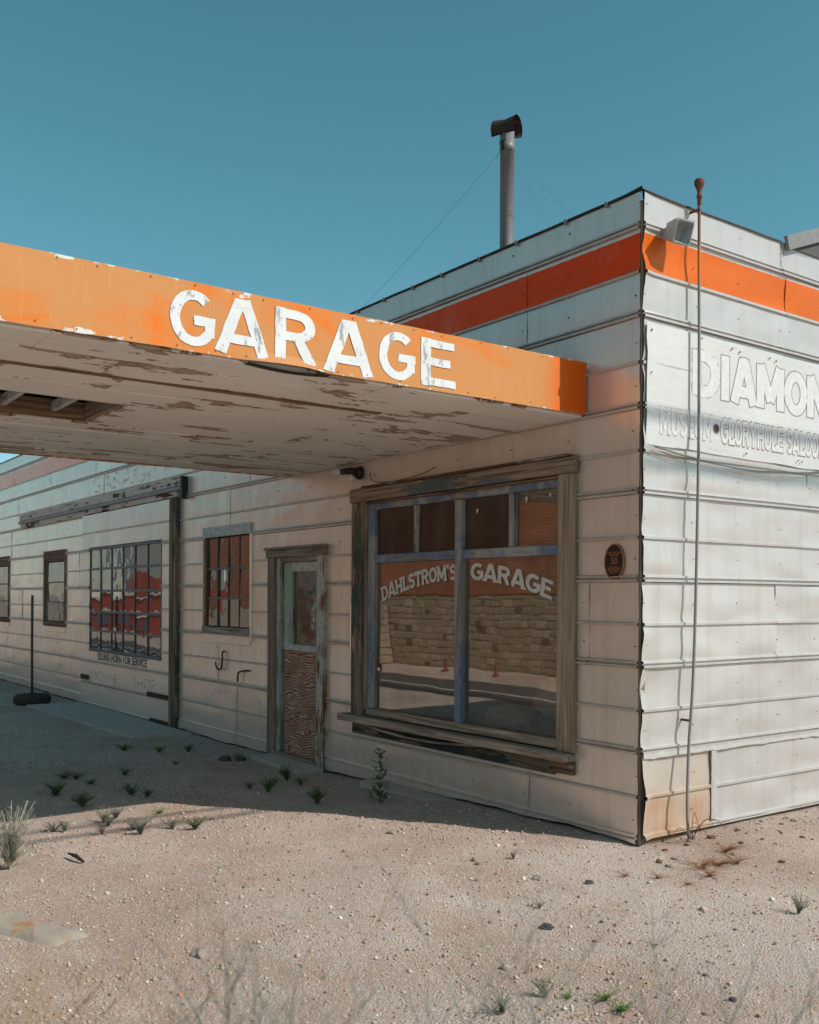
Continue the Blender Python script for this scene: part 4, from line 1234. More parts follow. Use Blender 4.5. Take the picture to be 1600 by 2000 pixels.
# twin bulb lamp under the canopy
LB = empty('twin_bulb_lamp', (-3.36, -.02, 2.75)); tag(LB, 'black twin-bulb porch lamp on wall under canopy edge', 'lamp')
MB().lathe([(.062, 0), (.062, .02), (.045, .035), (.045, .05), (.001, .052)], (-3.36, -.01, 2.765), 20, 'y').build('back_plate', M['black'], LB, True)
MB().tube([(-3.36, -.05, 2.775), (-3.42, -.09, 2.785), (-3.52, -.11, 2.785)], [.03, .034, .03], 14).build('socket', M['black'], LB, True)
MB().tube([(-3.36, -.05, 2.75), (-3.38, -.085, 2.735)], [.03, .03], 14).build('socket', M['black'], LB, True)
mb = MB(); mb.tube([(-3.52, -.11, 2.785), (-3.545, -.113, 2.785), (-3.60, -.12, 2.785), (-3.61, -.121, 2.785)], [.018, .026, .048, .045], 16); mb.build('reflector_bulb', M['bulb'], LB, True)
mb = MB(); mb.lathe([(.0005, -.045), (.022, -.04), (.036, -.02), (.038, 0), (.03, .02), (.02, .035)], (-3.385, -.09, 2.715), 16); mb.build('round_bulb', M['bulb'], LB, True)
wv = MB().tube(cr([(-3.18, -.02, 2.745), (-3.10, -.05, 2.67), (-2.92, -.07, 2.632), (-2.70, -.07, 2.626), (-2.45, -.06, 2.64), (-2.30, -.04, 2.665), (-2.19, -.02, 2.70)]), .0035, 6)
tag(wv.build('loose_wire', M['black'], None, True, (-2.7, -.05, 2.63)), 'thin dark wire drooping over the shop window head', 'wire')

# hooks
def hook(pts, label):
    mb = MB().tube(cr(pts), .010, 8)
    o = mb.build('wall_hook', M['rustdark'], None, True, pts[0]); tag(o, label, 'hook')
hook([(-6.26, -.005, .96), (-6.26, -.03, .955), (-6.26, -.035, .85), (-6.285, -.035, .765), (-6.36, -.035, .745), (-6.42, -.035, .775), (-6.44, -.035, .83)], 'long rusty J-shaped hook on the wall below the small window')
hook([(-5.62, -.005, .775), (-5.66, -.04, .775), (-5.78, -.04, .755), (-5.83, -.04, .735), (-5.845, -.04, .64)], 'short bent rusty hook between the J-shaped hook and door')

# stovepipe
cx_, cy_ = -3.03, 1.5
CH = empty('stovepipe', (cx_, cy_, 4.16)); tag(CH, 'tall streaked metal stovepipe with dark half-round hood held by guy wires', 'chimney')
MB().lathe([(0.0706, 0), (0.0706, .83), (0.0742, .832), (0.0742, .85)], (cx_, cy_, 4.15), 28).build('lower_pipe', M['flue'], CH, True)
MB().lathe([(0.072, .851), (0.0706, .86), (0.0706, 1.90), (0.0749, 1.902), (0.0749, 1.98), (0.0713, 1.982), (0.0713, 2.10)], (cx_, cy_, 4.15), 28).build('upper_pipe', M['flue'], CH, True)
MB().tube([(cx_ + .04, cy_ - .062, 4.99), (cx_ + .04, cy_ - .062, 4.16)], .006, 6).build('seam', M['rust'], CH, True)
MB().box(cx_ + .0, cx_ + .05, cy_ - .085, cy_ - .073, 6.05, 6.14, .003).build('collar_clamp', M['rustdark'], CH)
# half-round hood: barrel axis across the view
hd = Vector((-.93, -.36, 0)); hs = Vector((-.36, .93, 0)); hc = Vector((cx_ - .01, cy_, 6.275))
mb = MB(); vs = []; fs = []; nA, nL = 14, 6
for inner in (0, 1):
    rr = .088 - .006 * inner
    for j in range(nL + 1):
        d = hd * (-.125 + .25 * j / nL)
        fl = 1 + .36 * abs(j / nL - .5)
        for i in range(nA + 1):
            t = R(-38 + 256 * i / nA)
            vs.append(hc + d + hs * (rr * fl * math.cos(t)) + Vector((0, 0, rr * fl * math.sin(t) * 1.15)))
m = nA + 1; o2 = (nL + 1) * m
for j in range(nL):
    for i in range(nA):
        q = (j*m+i, j*m+i+1, (j+1)*m+i+1, (j+1)*m+i); fs.append(q[::-1]); fs.append(tuple(a + o2 for a in q))
for j in range(nL):
    for i in (0, nA): fs.append((j*m+i, (j+1)*m+i, (j+1)*m+i+o2, j*m+i+o2))
mb.add(vs, fs); mb.build('hood', M['rustdark'], CH, True)
for a, b in (((-.07, -.03, 1.92), (-2.4, -.9, .12)), ((.07, .0, 1.92), (2.1, -.62, .12)), ((-.02, -.07, 1.94), (-.35, -.75, .14)), ((.0, .1, 1.8), (-.5, 2.6, .05))):
    pts = [(cx_ + a[0] + (b[0]-a[0]) * s / 16, cy_ + a[1] + (b[1]-a[1]) * s / 16, 4.15 + a[2] + (b[2]-a[2]) * s / 16 - .07 * math.sin(math.pi * s / 16)) for s in range(17)]
    MB().tube(pts, .0016, 5).build('guy_wire', M['wire'], CH)

# post in a tyre
tp = Vector((-11.72, -.72, gz(-11.72, -.72)))
PT = empty('tyre_base_post', tp); tag(PT, 'thin chipped post standing in a dark tyre base beside the far wall', 'post')
MB().lathe([(a * .8, b * .8) for a, b in [(.16, .0), (.30, 0), (.345, .04), (.355, .10), (.345, .16), (.30, .195), (.24, .20), (.20, .185), (.17, .15)]], tp, 32).build('tyre', M['tyre'], PT, True)
MB().lathe([(.0, .11), (.15, .12), (.155, .135), (.10, .145), (.05, .155), (.0001, .16)], tp, 24).build('concrete_fill', M['tyre'], PT)
MB().tube([tp + Vector((0, 0, .05)), tp + Vector((-.02, 0, .9)), tp + Vector((-.05, .01, 1.72))], .021, 10).build('post', M['polepaint'], PT, True)

# concrete apron and step
def slabobj(name, quad, z, th, label):
    z = z
    vs = [(x, y, z - th) for x, y in quad] + [(x, y, z) for x, y in quad]
    o = mk(name, vs, [(0, 3, 2, 1), (4, 5, 6, 7), (0, 1, 5, 4), (1, 2, 6, 5), (2, 3, 7, 6), (3, 0, 4, 7)], M['concrete'], loc=(quad[0][0], quad[0][1], z)); tag(o, kind='structure')
slabobj('concrete_apron', [(-11.3, -.92), (-7.1, -.78), (-7.0, -.10), (-11.3, -.10)], -.068, .1, '')
slabobj('door_step', [(-5.0, -.30), (-3.95, -.34), (-3.9, -.07), (-5.0, -.07)], -.060, .08, '')
slabobj('footing', [(-3.0, -.24), (-2.0, -.20), (-1.9, -.03), (-3.1, -.03)], -.035, .08, '')

# ------------------------------------------------------------ gravel (stuff)
def gravel():
    N = 175000
    x = rng.uniform(-9, 4.2, N); y = rng.uniform(-4.9, 3.2, N)
    keep = ~((x < .02) & (y > -.03)) & ((x - CAM.x) ** 2 + (y - CAM.y) ** 2 > 9.0)
    depth = (x - CAM.x) * AX.x + (y - CAM.y) * AX.y; lat = (x - CAM.x) * RT.x + (y - CAM.y) * RT.y
    keep &= (np.abs(lat) < depth * .50) & (depth > 3.0)
    cl = np.array([mnoise.noise(Vector((a * .75, b * .75, 1))) for a, b in zip(x, y)])
    keep &= rng.random(N) < np.clip(.50 + cl * 1.5, .05, 1)
    x, y = x[keep], y[keep]; N = len(x)
    s = np.clip(rng.lognormal(math.log(.0049), .46, N), .0022, .017)
    big = rng.random(N) < .006; s[big] *= 1.9
    z = np.array([gz(a, b) for a, b in zip(x, y)])
    base = np.array([[1,0,0],[-1,0,0],[0,1,0],[0,-1,0],[0,0,1],[0,0,-1]], float)
    V = base[None] * rng.uniform(.6, 1.25, (N, 6, 1)); V[:, :, 2] *= rng.uniform(.45, .85, (N, 1))
    V += rng.uniform(-.22, .22, (N, 6, 3))
    a = rng.uniform(0, 6.28, N); ca, sa = np.cos(a)[:, None], np.sin(a)[:, None]
    X = V[:, :, 0] * ca - V[:, :, 1] * sa; Y = V[:, :, 0] * sa + V[:, :, 1] * ca
    V[:, :, 0] = X; V[:, :, 1] = Y
    V *= s[:, None, None]
    V[:, :, 0] += x[:, None]; V[:, :, 1] += y[:, None]; V[:, :, 2] += (z + s * .25)[:, None]
    tri = np.array([[0,2,4],[2,1,4],[1,3,4],[3,0,4],[2,0,5],[1,2,5],[3,1,5],[0,3,5]])
    Fx = (tri[None] + (np.arange(N) * 6)[:, None, None]).reshape(-1)
    me = bpy.data.meshes.new('gravel')
    me.vertices.add(N * 6); me.vertices.foreach_set('co', V.reshape(-1).astype(np.float32))
    me.loops.add(len(Fx)); me.loops.foreach_set('vertex_index', Fx.astype(np.int32))
    me.polygons.add(N * 8); me.polygons.foreach_set('loop_start', (np.arange(N * 8) * 3).astype(np.int32))
    me.update(calc_edges=True)
    pal = np.array([[.46,.37,.31],[.40,.31,.255],[.56,.48,.42],[.34,.25,.20],[.62,.57,.52],[.42,.21,.12],[.24,.185,.155],[.47,.335,.26]])
    ci = rng.choice(len(pal), N, p=[.24, .25, .08, .16, .025, .07, .075, .10]); C = np.minimum(pal[ci] * np.array([1.28, 1.23, 1.18]), .85) * rng.uniform(.8, 1.15, (N, 1))
    C4 = np.concatenate([C, np.ones((N, 1))], 1); C4 = np.repeat(C4, 6, axis=0)
    at = me.color_attributes.new('Col', 'FLOAT_COLOR', 'POINT'); at.data.foreach_set('color', C4.reshape(-1).astype(np.float32))
    me.materials.append(M['gravel'])
    o = bpy.data.objects.new('gravel', me); COL.objects.link(o)
    tag(o, 'pale tan and grey gravel scattered over the dirt lot', 'gravel', kind='stuff')
gravel()

# ------------------------------------------------------------ rocks
def rock_mesh(sd, mat):
    bm = bmesh.new(); bmesh.ops.create_icosphere(bm, subdivisions=2, radius=1)
    for v in bm.verts:
        k = 1 + .5 * mnoise.noise(v.co * 1.4 + Vector((sd * 5, 0, 0))) + .38 * mnoise.noise(v.co * 3.5 + Vector((0, sd * 3, 0)))
        v.co *= k; v.co.z *= .6
    me = bpy.data.meshes.new('rock'); bm.to_mesh(me); bm.free(); me.materials.append(mat); return me
RM = {k: [rock_mesh(i + j * 7, M[k]) for i in range(3)] for j, k in enumerate(('rockm', 'rockred', 'rockdark'))}
def rock(px, py, s, kind, label, i=0, flat=1.0, group=None):
    if kind == 'rockred': s *= .62
    p = ground_at(px, py, -.02); p.z = gz(p.x, p.y) + s * .1
    o = bpy.data.objects.new('rock', RM[kind][i % 3]); COL.objects.link(o)
    o.location = p; o.scale = (s, s * random.uniform(.7, 1), s * flat); o.rotation_euler = (random.uniform(-.2, .2), random.uniform(-.2, .2), random.uniform(0, 6))
    tag(o, label, 'rock', group or 'loose rocks on the lot')
rock(1392, 1640, .050, 'rockred', 'dark brown clod beside the foot of the tall thin pipe', 0)
rock(1290, 1682, .040, 'rockred', 'brown clod on bare soil just in front of the wall corner', 1)
rock(1450, 1655, .030, 'rockred', 'small brown clod right of the thin pipe near sunlit wall', 2)
rock(1530, 1683, .036, 'rockred', 'brown clod near the right edge below the sunlit wall', 0)
rock(1528, 1640, .024, 'rockred', 'tiny rust clod close to sunlit wall near right edge', 1)
rock(1050, 1716, .036, 'rockm', 'pale flat stone in the open gravel left of the corner', 0, .6)
rock(935, 1688, .034, 'rockred', 'reddish stone alone in gravel below the shop window', 2)
rock(1072, 1808, .034, 'rockdark', 'dark jagged stone in the middle of the gravel', 1)
rock(1165, 1838, .020, 'rockred', 'small rusty stone right of the dark jagged stone', 0)
rock(1155, 1724, .026, 'rockdark', 'small grey-black stone below the corner shadow tip', 1)
rock(770, 1628, .036, 'rockm', 'grey stone at edge of the building shadow', 2)
rock(395, 1868, .045, 'rockm', 'white rounded stone in the near gravel, left of centre', 2)
rock(441, 1472, .085, 'rockdark', 'black stone against the wall left of the door', 0)
rock(470, 1470, .06, 'rockdark', 'smaller black stone nearest the door step', 1)
rock(458, 1462, .10, 'rockm', 'flat grey stone behind the black stones by the wall', 2, .4)
rock(1485, 1985, .022, 'rockred', 'rusty pebble at bottom right of the gravel', 0)
rock(1435, 1955, .018, 'rockdark', 'dark pebble near the bottom right weeds', 1)
rock(1310, 1690, .022, 'rockm', 'pale pebble just right of the brown corner clod', 2)
st_ = MB(); a = ground_at(136, 1668); b = ground_at(166, 1682)
st_.tube([(a.x, a.y, gz(a.x, a.y) + .03), ((a.x+b.x)/2, (a.y+b.y)/2, gz(a.x, a.y) + .035), (b.x, b.y, gz(b.x, b.y) + .012)], [.006, .013, .008], 7)
tag(st_.build('stick', M['rustdark'], None, False, (a.x, a.y, 0)), 'short dark stick lying on sunlit gravel at left', 'stick')

# ------------------------------------------------------------ plants
def leafquad(mb, p, d, up, L, W):
    s = d.cross(up); s = s.normalized() if s.length > 1e-5 else Vector((1, 0, 0))
    mid = p + d * L * .5 + up * L * .06
    mb.add([p, mid + s * W * .5, p + d * L, mid - s * W * .5], [(0, 1, 2, 3)])
def weed_mesh(name, sd, stems, h, spread, leafL, leafW, per, mats, stemr=.002):
    rnd = random.Random(sd); lf = MB(); stm = MB()
    for k in range(stems):
        a = rnd.uniform(0, 6.28); sp = spread * rnd.random() ** .6; hh = h * rnd.uniform(.5, 1)
        tip = Vector((math.cos(a) * sp, math.sin(a) * sp, hh)); mid = Vector((tip.x * .35, tip.y * .35, hh * .55))
        P = cr([(0, 0, 0), mid, tip], 4); stm.tube(P, [stemr * (1 - .6 * i / len(P)) for i in range(len(P))], 4, False)
        for q in range(per):
            t = .12 + .88 * q / per; i = min(len(P) - 2, int(t * (len(P) - 1))); p = P[i].lerp(P[i+1], t * (len(P) - 1) - i)
            aa = rnd.uniform(0, 6.28); d = Vector((math.cos(aa), math.sin(aa), rnd.uniform(.1, .9))).normalized()
            leafquad(lf, p, d, Vector((0, 0, 1)), leafL * rnd.uniform(.6, 1.2) * (1 - .4 * t), leafW * rnd.uniform(.7, 1.2))
    mb = MB(); mb.add(stm.v, stm.f); nst = len(stm.f); mb.add(lf.v, lf.f)
    me = bpy.data.meshes.new(name); me.from_pydata(mb.v, [], mb.f); me.update()
    me.materials.append(mats[0]); me.materials.append(mats[1])
    for i, p in enumerate(me.polygons): p.material_index = 0 if i < nst else 1
    return me
WM = {'green': [weed_mesh('weed', i, 34, .10, .13, .026, .010, 10, (M['leaf'], M['leaf'])) for i in range(3)],
      'tuft': [weed_mesh('weed', 20 + i, 60, .125, .125, .026, .008, 12, (M['leaf'], M['leaf'])) for i in range(3)],
      'grey': [weed_mesh('weed', 40 + i, 26, .11, .095, .018, .007, 12, (M['leaf_grey'], M['leaf_grey'])) for i in range(3)],
      'bright': [weed_mesh('weed', 60 + i, 18, .07, .13, .030, .010, 9, (M['leaf_bright'], M['leaf_bright'])) for i in range(2)],
      'dry': [weed_mesh('dry_grass', 80 + i, 34, .07, .13, .020, .003, 3, (M['rustgrass'], M['rustgrass']), .0014) for i in range(3)]}
def weed(px, py, s, kind, label, i=0, name='weed', group=None):
    p = ground_at(px, py, -.03); p.z = gz(p.x, p.y) - .004
    o = bpy.data.objects.new(name, WM[kind][i % len(WM[kind])]); COL.objects.link(o)
    if kind in ('green', 'tuft'): s *= .80
    o.location = p; o.scale = (s * random.uniform(.8, 1.15), s * random.uniform(.8, 1.15), s * random.uniform(.75, 1.25)); o.rotation_euler = (random.uniform(-.15, .15), random.uniform(-.15, .15), random.uniform(0, 6))
    tag(o, label, 'weed', group)
SH, SU = 'weeds in the building shade', 'weeds in the sunlit gravel'
weed(110, 1541, 1.25, 'tuft', 'bushiest bright green weed at far left in the shade', 0, group=SH)
weed(127, 1508, 1.2, 'green', 'dark weed behind the bushiest far-left weed', 0, group=SH)
weed(150, 1511, 1.0, 'green', 'small dark weed right of the pair at far left', 1, group=SH)
weed(180, 1522, .8, 'green', 'tiny dim weed fourth from left in the shade', 2, group=SH)
weed(163, 1563, 1.2, 'tuft', 'spreading weed at shadow edge nearest the tall pale grass', 1, group=SH)
weed(243, 1456, 1.3, 'green', 'dim weed farthest back, near the concrete apron', 2, group=SH)
weed(246, 1503, 1.2, 'green', 'dark upright weed midway between apron and shadow edge', 0, group=SH)
weed(258, 1541, 1.0, 'tuft', 'upright weed close to the shadow edge, left of a smaller one', 2, group=SH)
weed(290, 1546, .9, 'green', 'small weed at shadow edge right of the upright one', 1, group=SH)
weed(345, 1484, .7, 'green', 'tiny weed in shade below the sliding door post', 0, group=SH)
weed(370, 1459, 1.0, 'tuft', 'low tuft near wall between sliding door and black stones', 0, group=SH)
weed(313, 1460, .7, 'tuft', 'faint tuft just in front of the concrete apron corner', 1, group=SH)
weed(490, 1531, .8, 'green', 'small weed left of the upright pair below the door', 1, group=SH)
weed(525, 1537, 1.25, 'tuft', 'tall upright weed in shade below the door', 2, group=SH)
weed(562, 1512, 1.2, 'tuft', 'weed in front of the door step', 0, group=SH)
weed(590, 1523, .9, 'green', 'low weed right of the one before the door step', 2, group=SH)
weed(622, 1563, 1.25, 'tuft', 'round bushy weed in shade below right door casing', 1, group=SH)
weed(205, 1600, 1.1, 'grey', 'grey-green weed at left, nearest the shadow edge, of a pair', 0, group=SU)
weed(229, 1590, 1.1, 'grey', 'taller grey-green weed right of its pair at shadow edge', 1, group=SU)
weed(213, 1608, 1.0, 'grey', 'grey-green weed in front of the left pair', 2, group=SU)
weed(108, 1619, .9, 'grey', 'small grey weed beside the tall pale grass', 0, group=SU)
weed(128, 1620, .8, 'grey', 'small grey weed second from the tall pale grass', 1, group=SU)
weed(203, 1627, .7, 'grey', 'low grey weed on the cable shadow', 2, group=SU)
weed(262, 1616, 1.0, 'grey', 'spreading grey weed in sunlit gravel, left one of two', 0, group=SU)
weed(277, 1628, 1.1, 'grey', 'spreading grey weed in sunlit gravel, right one of two', 1, group=SU)
weed(315, 1582, .75, 'bright', 'small fresh green weed nearest the shadow corner', 0, group=SU)
weed(340, 1613, 1.0, 'grey', 'grey weed left of the leafy green one', 2, group=SU)
weed(385, 1618, .95, 'green', 'leafy green weed in sunlit gravel, farthest right of group', 0, group=SU)
weed(1218, 1978, .75, 'bright', 'bright green ground-hugging weed at bottom right', 0, group=SU)
weed(1185, 1958, .62, 'bright', 'bright green weed just left of the bottom right one', 1, group=SU)
weed(1115, 1950, .40, 'bright', 'small green weed left of the two bright ones', 0, group=SU)
weed(1070, 1950, .75, 'grey', 'faint grey weed near the bottom, left of green weeds', 1, group=SU)
weed(985, 1985, .9, 'grey', 'faint grey weed at bottom centre', 2, group=SU)
weed(1562, 1784, .9, 'grey', 'lone grey-green weed near the right edge', 0, group=SU)
weed(1006, 1680, .5, 'grey', 'tiny grey weed in open gravel below the shop window', 1, group=SU)
weed(1058, 1774, .5, 'grey', 'tiny flattened grey weed in centre of open gravel', 2, group=SU)
DG = 'russet dry grass near the corner'
weed(1375, 1697, 1.25, 'dry', 'russet dry grass patch directly below the thin pipe', 0, 'dry_grass', DG)
weed(1405, 1690, 1.2, 'dry', 'russet dry grass patch second right of the pipe', 1, 'dry_grass', DG)
weed(1442, 1688, 1.0, 'dry', 'russet dry grass patch farthest right', 2, 'dry_grass', DG)
weed(1288, 1716, .7, 'dry', 'russet dry grass tuft below the wall corner', 0, 'dry_grass', DG)
weed(1225, 1712, .7, 'dry', 'russet dry grass tuft left of the wall corner', 1, 'dry_grass', DG)
weed(1345, 1730, .6, 'dry', 'thin dry grass nearest the viewer below the pipe', 2, 'dry_grass', DG)

weed(1420, 1668, 1.1, 'dry', 'russet dry roots on the loose soil beside the sunlit wall', 1, 'dry_grass', DG)
weed(1390, 1712, 1.0, 'dry', 'wider russet dry grass patch below the pipe, second row', 2, 'dry_grass', DG)
for k in range(34):
    o = bpy.data.objects.new('soil_clod', RM['rockm' if k % 3 else 'rockred'][k % 3]); COL.objects.link(o)
    x_, y_ = .12 + abs(random.gauss(0, .33)), random.uniform(-.15, 2.4); sz = random.uniform(.010, .026)
    o.location = (x_, y_, gz(x_, y_) + sz * .2); o.scale = (sz, sz * random.uniform(.7, 1), sz * .8); o.rotation_euler = (0, 0, random.uniform(0, 6))
    tag(o, 'tiny ' + ('rust-brown' if k % 3 == 0 else 'pale tan') + ' crumbled soil clod along the foot of the sunlit wall', 'clod', ('rust-brown' if k % 3 == 0 else 'pale tan') + ' soil clods along the sunlit wall')
# wiry dead stems by the pipe foot
ws = MB(); rnd = random.Random(21); w0 = Vector((.14, PY(1350, .16), 0))
for k in range(7):
    a = rnd.uniform(0, 6.28); r1 = rnd.uniform(.1, .35)
    P_ = [w0 + Vector((.03 * rnd.random(), .05 * rnd.random(), .0)), w0 + Vector((abs(math.cos(a)) * r1 * .3, math.sin(a) * r1 * .5, rnd.uniform(.1, .2))), w0 + Vector((abs(math.cos(a)) * r1 * .6, math.sin(a) * r1, rnd.uniform(.02, .14)))]
    ws.tube(cr(P_, 6), .0022, 5, False)
tag(ws.build('dead_vine', M['rust'], None, False, w0), 'wiry reddish dead stems curling round the foot of the pipe', 'vine')

# tall leafy stalk by the window
p = ground_at(745, 1562, -.03); p.z = gz(p.x, p.y)
TW = empty('tall_weed', p); tag(TW, 'tall dark leafy weed stalk growing below the shop window', 'weed')
rnd = random.Random(5); mb = MB(); P = cr([p, p + Vector((-.02, .0, .12)), p + Vector((.0, .0, .28)), p + Vector((-.015, 0, .44))], 5)
mb.tube(P, [.006 * (1 - .6 * i / len(P)) for i in range(len(P))], 6); mb.build('stem', M['leaf'], TW)
mb = MB()
for q in range(46):
    t = .25 + .75 * q / 46; i = min(len(P) - 2, int(t * (len(P) - 1))); pt = P[i]
    aa = q * 2.4 + rnd.uniform(-.4, .4); d = Vector((math.cos(aa), math.sin(aa), rnd.uniform(.0, .5))).normalized()
    L = .06 * rnd.uniform(.6, 1.2)
    leafquad(mb, pt, d, Vector((0, 0, 1)), L, L * .6)
    leafquad(mb, pt + d * L * .6, (d + Vector((rnd.uniform(-.6, .6), rnd.uniform(-.6, .6), .1))).normalized(), Vector((0, 0, 1)), L * .7, L * .4)
mb.build('leaves', M['leaf'], TW)
mb = MB()
for q in range(80):
    aa = rnd.uniform(0, 6.28); r0 = rnd.uniform(0, .12); d = Vector((math.cos(aa), math.sin(aa), rnd.uniform(.2, 1.2))).normalized()
    leafquad(mb, p + Vector((math.cos(aa) * r0 * .6, math.sin(aa) * r0 * .6, rnd.uniform(0, .14))), d, Vector((0, 0, 1)), rnd.uniform(.04, .08), .014)
mb.build('base_leaves', M['leaf'], TW)

# pale feathery grass at left edge
p = ground_at(22, 1690); p.z = gz(p.x, p.y)
PG = empty('pale_grass', p); tag(PG, 'tall pale straw-coloured feathery plant at the left edge', 'grass')
mb = MB(); rnd = random.Random(9); mf = MB()
for k in range(95):
    a = rnd.uniform(0, 6.28); sp = rnd.uniform(.02, .22); hh = rnd.uniform(.12, .40)
    P = cr([p, p + Vector((math.cos(a) * sp * .3, math.sin(a) * sp * .3, hh * .5)), p + Vector((math.cos(a) * sp, math.sin(a) * sp, hh))], 5)
    mb.tube(P, [.0026 * (1 - .6 * i / len(P)) for i in range(len(P))], 4, False)
    for q in range(14):
        t = .3 + .7 * q / 14; i = min(len(P) - 2, int(t * (len(P) - 1))); aa = rnd.uniform(0, 6.28)
        d = Vector((math.cos(aa), math.sin(aa), rnd.uniform(.4, 1.1))).normalized()
        leafquad(mf, P[i], d, Vector((0, 0, 1)), rnd.uniform(.03, .07), .004)
mb.build('stalks', M['straw'], PG); mf.build('blades', M['leaf_grey'], PG)

# dry brush close to the camera
def brush(px, dist, h, mat, label, sd, spread=.5, n1=9, lean=0.0):
    rnd = random.Random(sd)
    v = AX + RT * ((px - CX) / F_PX); q = CAM + v * dist
    base = Vector((q.x, q.y, gz(q.x, q.y)))
    mb = MB()
    def grow(p, d, L, r, lvl):
        pts = [p]; dd = d.copy()
        for s in range(4):
            dd = (dd + Vector((rnd.uniform(-.18, .18), rnd.uniform(-.18, .18), rnd.uniform(-.05, .12)))).normalized(); pts.append(pts[-1] + dd * L / 4)
        mb.tube(pts, [r * (1 - .5 * i / 4) for i in range(5)], 3, False)
        if lvl >= 3: return
        for k in range([0, 7, 6][lvl] if lvl else n1):
            i = rnd.randint(1, 4); a = rnd.uniform(0, 6.28); o = Vector((math.cos(a), math.sin(a), rnd.uniform(.2, .9))).normalized()
            grow(pts[i], (dd * .6 + o * .8).normalized(), L * rnd.uniform(.35, .62), r * .55, lvl + 1)
    for k in range(3):
        grow(base, Vector((rnd.uniform(-.12, .12) + lean * RT.x, rnd.uniform(-.12, .12) + lean * RT.y, 1)).normalized(), h * rnd.uniform(.55, .7), .0046, 0)
    o = mb.build('dry_brush', mat, None, False, base); tag(o, label, 'shrub', 'dry brush near the camera')
brush(255, 1.36, 1.10, M['twig_tan'], 'blurred tan dry brush nearest, lower left', 11, lean=.05)
brush(90, 1.6, .95, M['twig_tan'], 'blurred tan dry brush low in the left corner', 12)
brush(520, 1.5, .96, M['twig_grey'], 'blurred grey dry brush between tan brush and centre stem', 13)
brush(838, 1.4, 1.03, M['twig_grey'], 'blurred grey dry brush with upright stem, bottom centre', 14)
brush(1300, 1.5, .96, M['twig_grey'], 'blurred grey-green dry brush at bottom right of centre', 15)
brush(1500, 1.4, 1.0, M['twig_grey'], 'blurred grey dry brush in the bottom right corner', 16, lean=.08)

# bleached plank at lower left
a = Vector((-.05, -3.62, gz(-.05, -3.62))); d = Vector((-.80, -.32, 0)).normalized(); s_ = Vector((d.y, -d.x, 0))
vs = []; fs = []; nL, nW = 30, 10
for i in range(nL + 1):
    for j in range(nW + 1):
        L = .20 + 1.4 * i / nL; w = .23 * j / nW
        L -= .05 * mnoise.noise(Vector((w * 14, 3, 1))) * max(0, 1 - i / 4)
        w += .012 * mnoise.noise(Vector((L * 9, j * .3, 6)))
        rim = min(i / 1.5, j / 1.2, (nW - j) / 1.2, 1.0)
        q = a + d * L + s_ * w
        vs.append((q.x, q.y, a.z - .01 + rim * (.036 + .012 * mnoise.noise(Vector((L * 5, w * 11, 2))) + .004 * mnoise.noise(Vector((L * 30, w * 40, 2))))))
for i in range(nL):
    for j in range(nW): fs.append((i*(nW+1)+j, (i+1)*(nW+1)+j, (i+1)*(nW+1)+j+1, i*(nW+1)+j+1))
tag(mk('plank', vs, fs, M['plank'], None, True, a), 'bleached broken timber lying on the ground at lower left', 'timber')

# ------------------------------------------------------------ items on the ledge inside the shop window
def blob(name, c, sc, mat, label, cat, sd):
    bm = bmesh.new(); bmesh.ops.create_icosphere(bm, subdivisions=3, radius=1)
    for v in bm.verts:
        k = 1 + .28 * mnoise.noise(v.co * 1.6 + Vector((sd, 0, 0))) + .12 * mnoise.noise(v.co * 4 + Vector((0, sd, 0)))
        v.co = Vector((v.co.x * sc[0] * k, v.co.y * sc[1] * k, max(-.85, v.co.z * k) * sc[2]))
    me = bpy.data.meshes.new(name); bm.to_mesh(me); bm.free(); me.materials.append(mat)
    o = bpy.data.objects.new(name, me); COL.objects.link(o); o.location = c; tag(o, label, cat)
blob('plastic_sack', (-1.52, .20, .665), (.27, .10, .085), M['sack'], 'pale crumpled sack low behind the right shop pane', 'sack', 1)
blob('plastic_sack', (-1.0, .20, .84), (.17, .10, .16), M['sack'], 'pale upright plastic bag behind the right shop pane corner', 'sack', 4)
cbx = empty('cardboard_box', (-.95, .30, .587)); tag(cbx, 'small brown cardboard box behind lower right corner of shop window', 'box')
board('carton', -1.0, -.80, .05, .09, .587, .68, M['card'], cbx); board('flap', -1.0, -.80, .045, .09, .681, .687, M['card'], cbx, 0, 0)

# ------------------------------------------------------------ across the street (mirrored in the glass)
ZS = -.86; YS = -17.0
SB = empty('brick_building', (-26, YS, ZS)); tag(SB, 'red brick building on a tan stone base, mirrored in the shop window', 'building')
wall = board('brick_wall', -46, -9, YS - 9, YS, 1.75, 8.5, M['brick'], SB, 0, 0)
base = board('stone_base', -46, -9, YS - 8.9, YS - .06, ZS - .3, 1.745, M['mortar'], SB, 0, 0)
sm = []
for i in range(4):
    vs_, fs_ = chamfer_box(-.5, .5, -.5, .5, -.5, .5, .06)
    for k in ('stone', 'stone', 'stone2', 'stone3'):
        pass
    rr = random.Random(i); me = bpy.data.meshes.new('stone'); me.from_pydata([(a + rr.uniform(-.03, .03), b + rr.uniform(-.03, .03), c + rr.uniform(-.03, .03)) for a, b, c in vs_], [], fs_); me.update()
    me.materials.append(M[('stone', 'stone3', 'stone', 'stone2')[i]]); sm.append(me)
z = ZS; rnd = random.Random(3)
spec = []
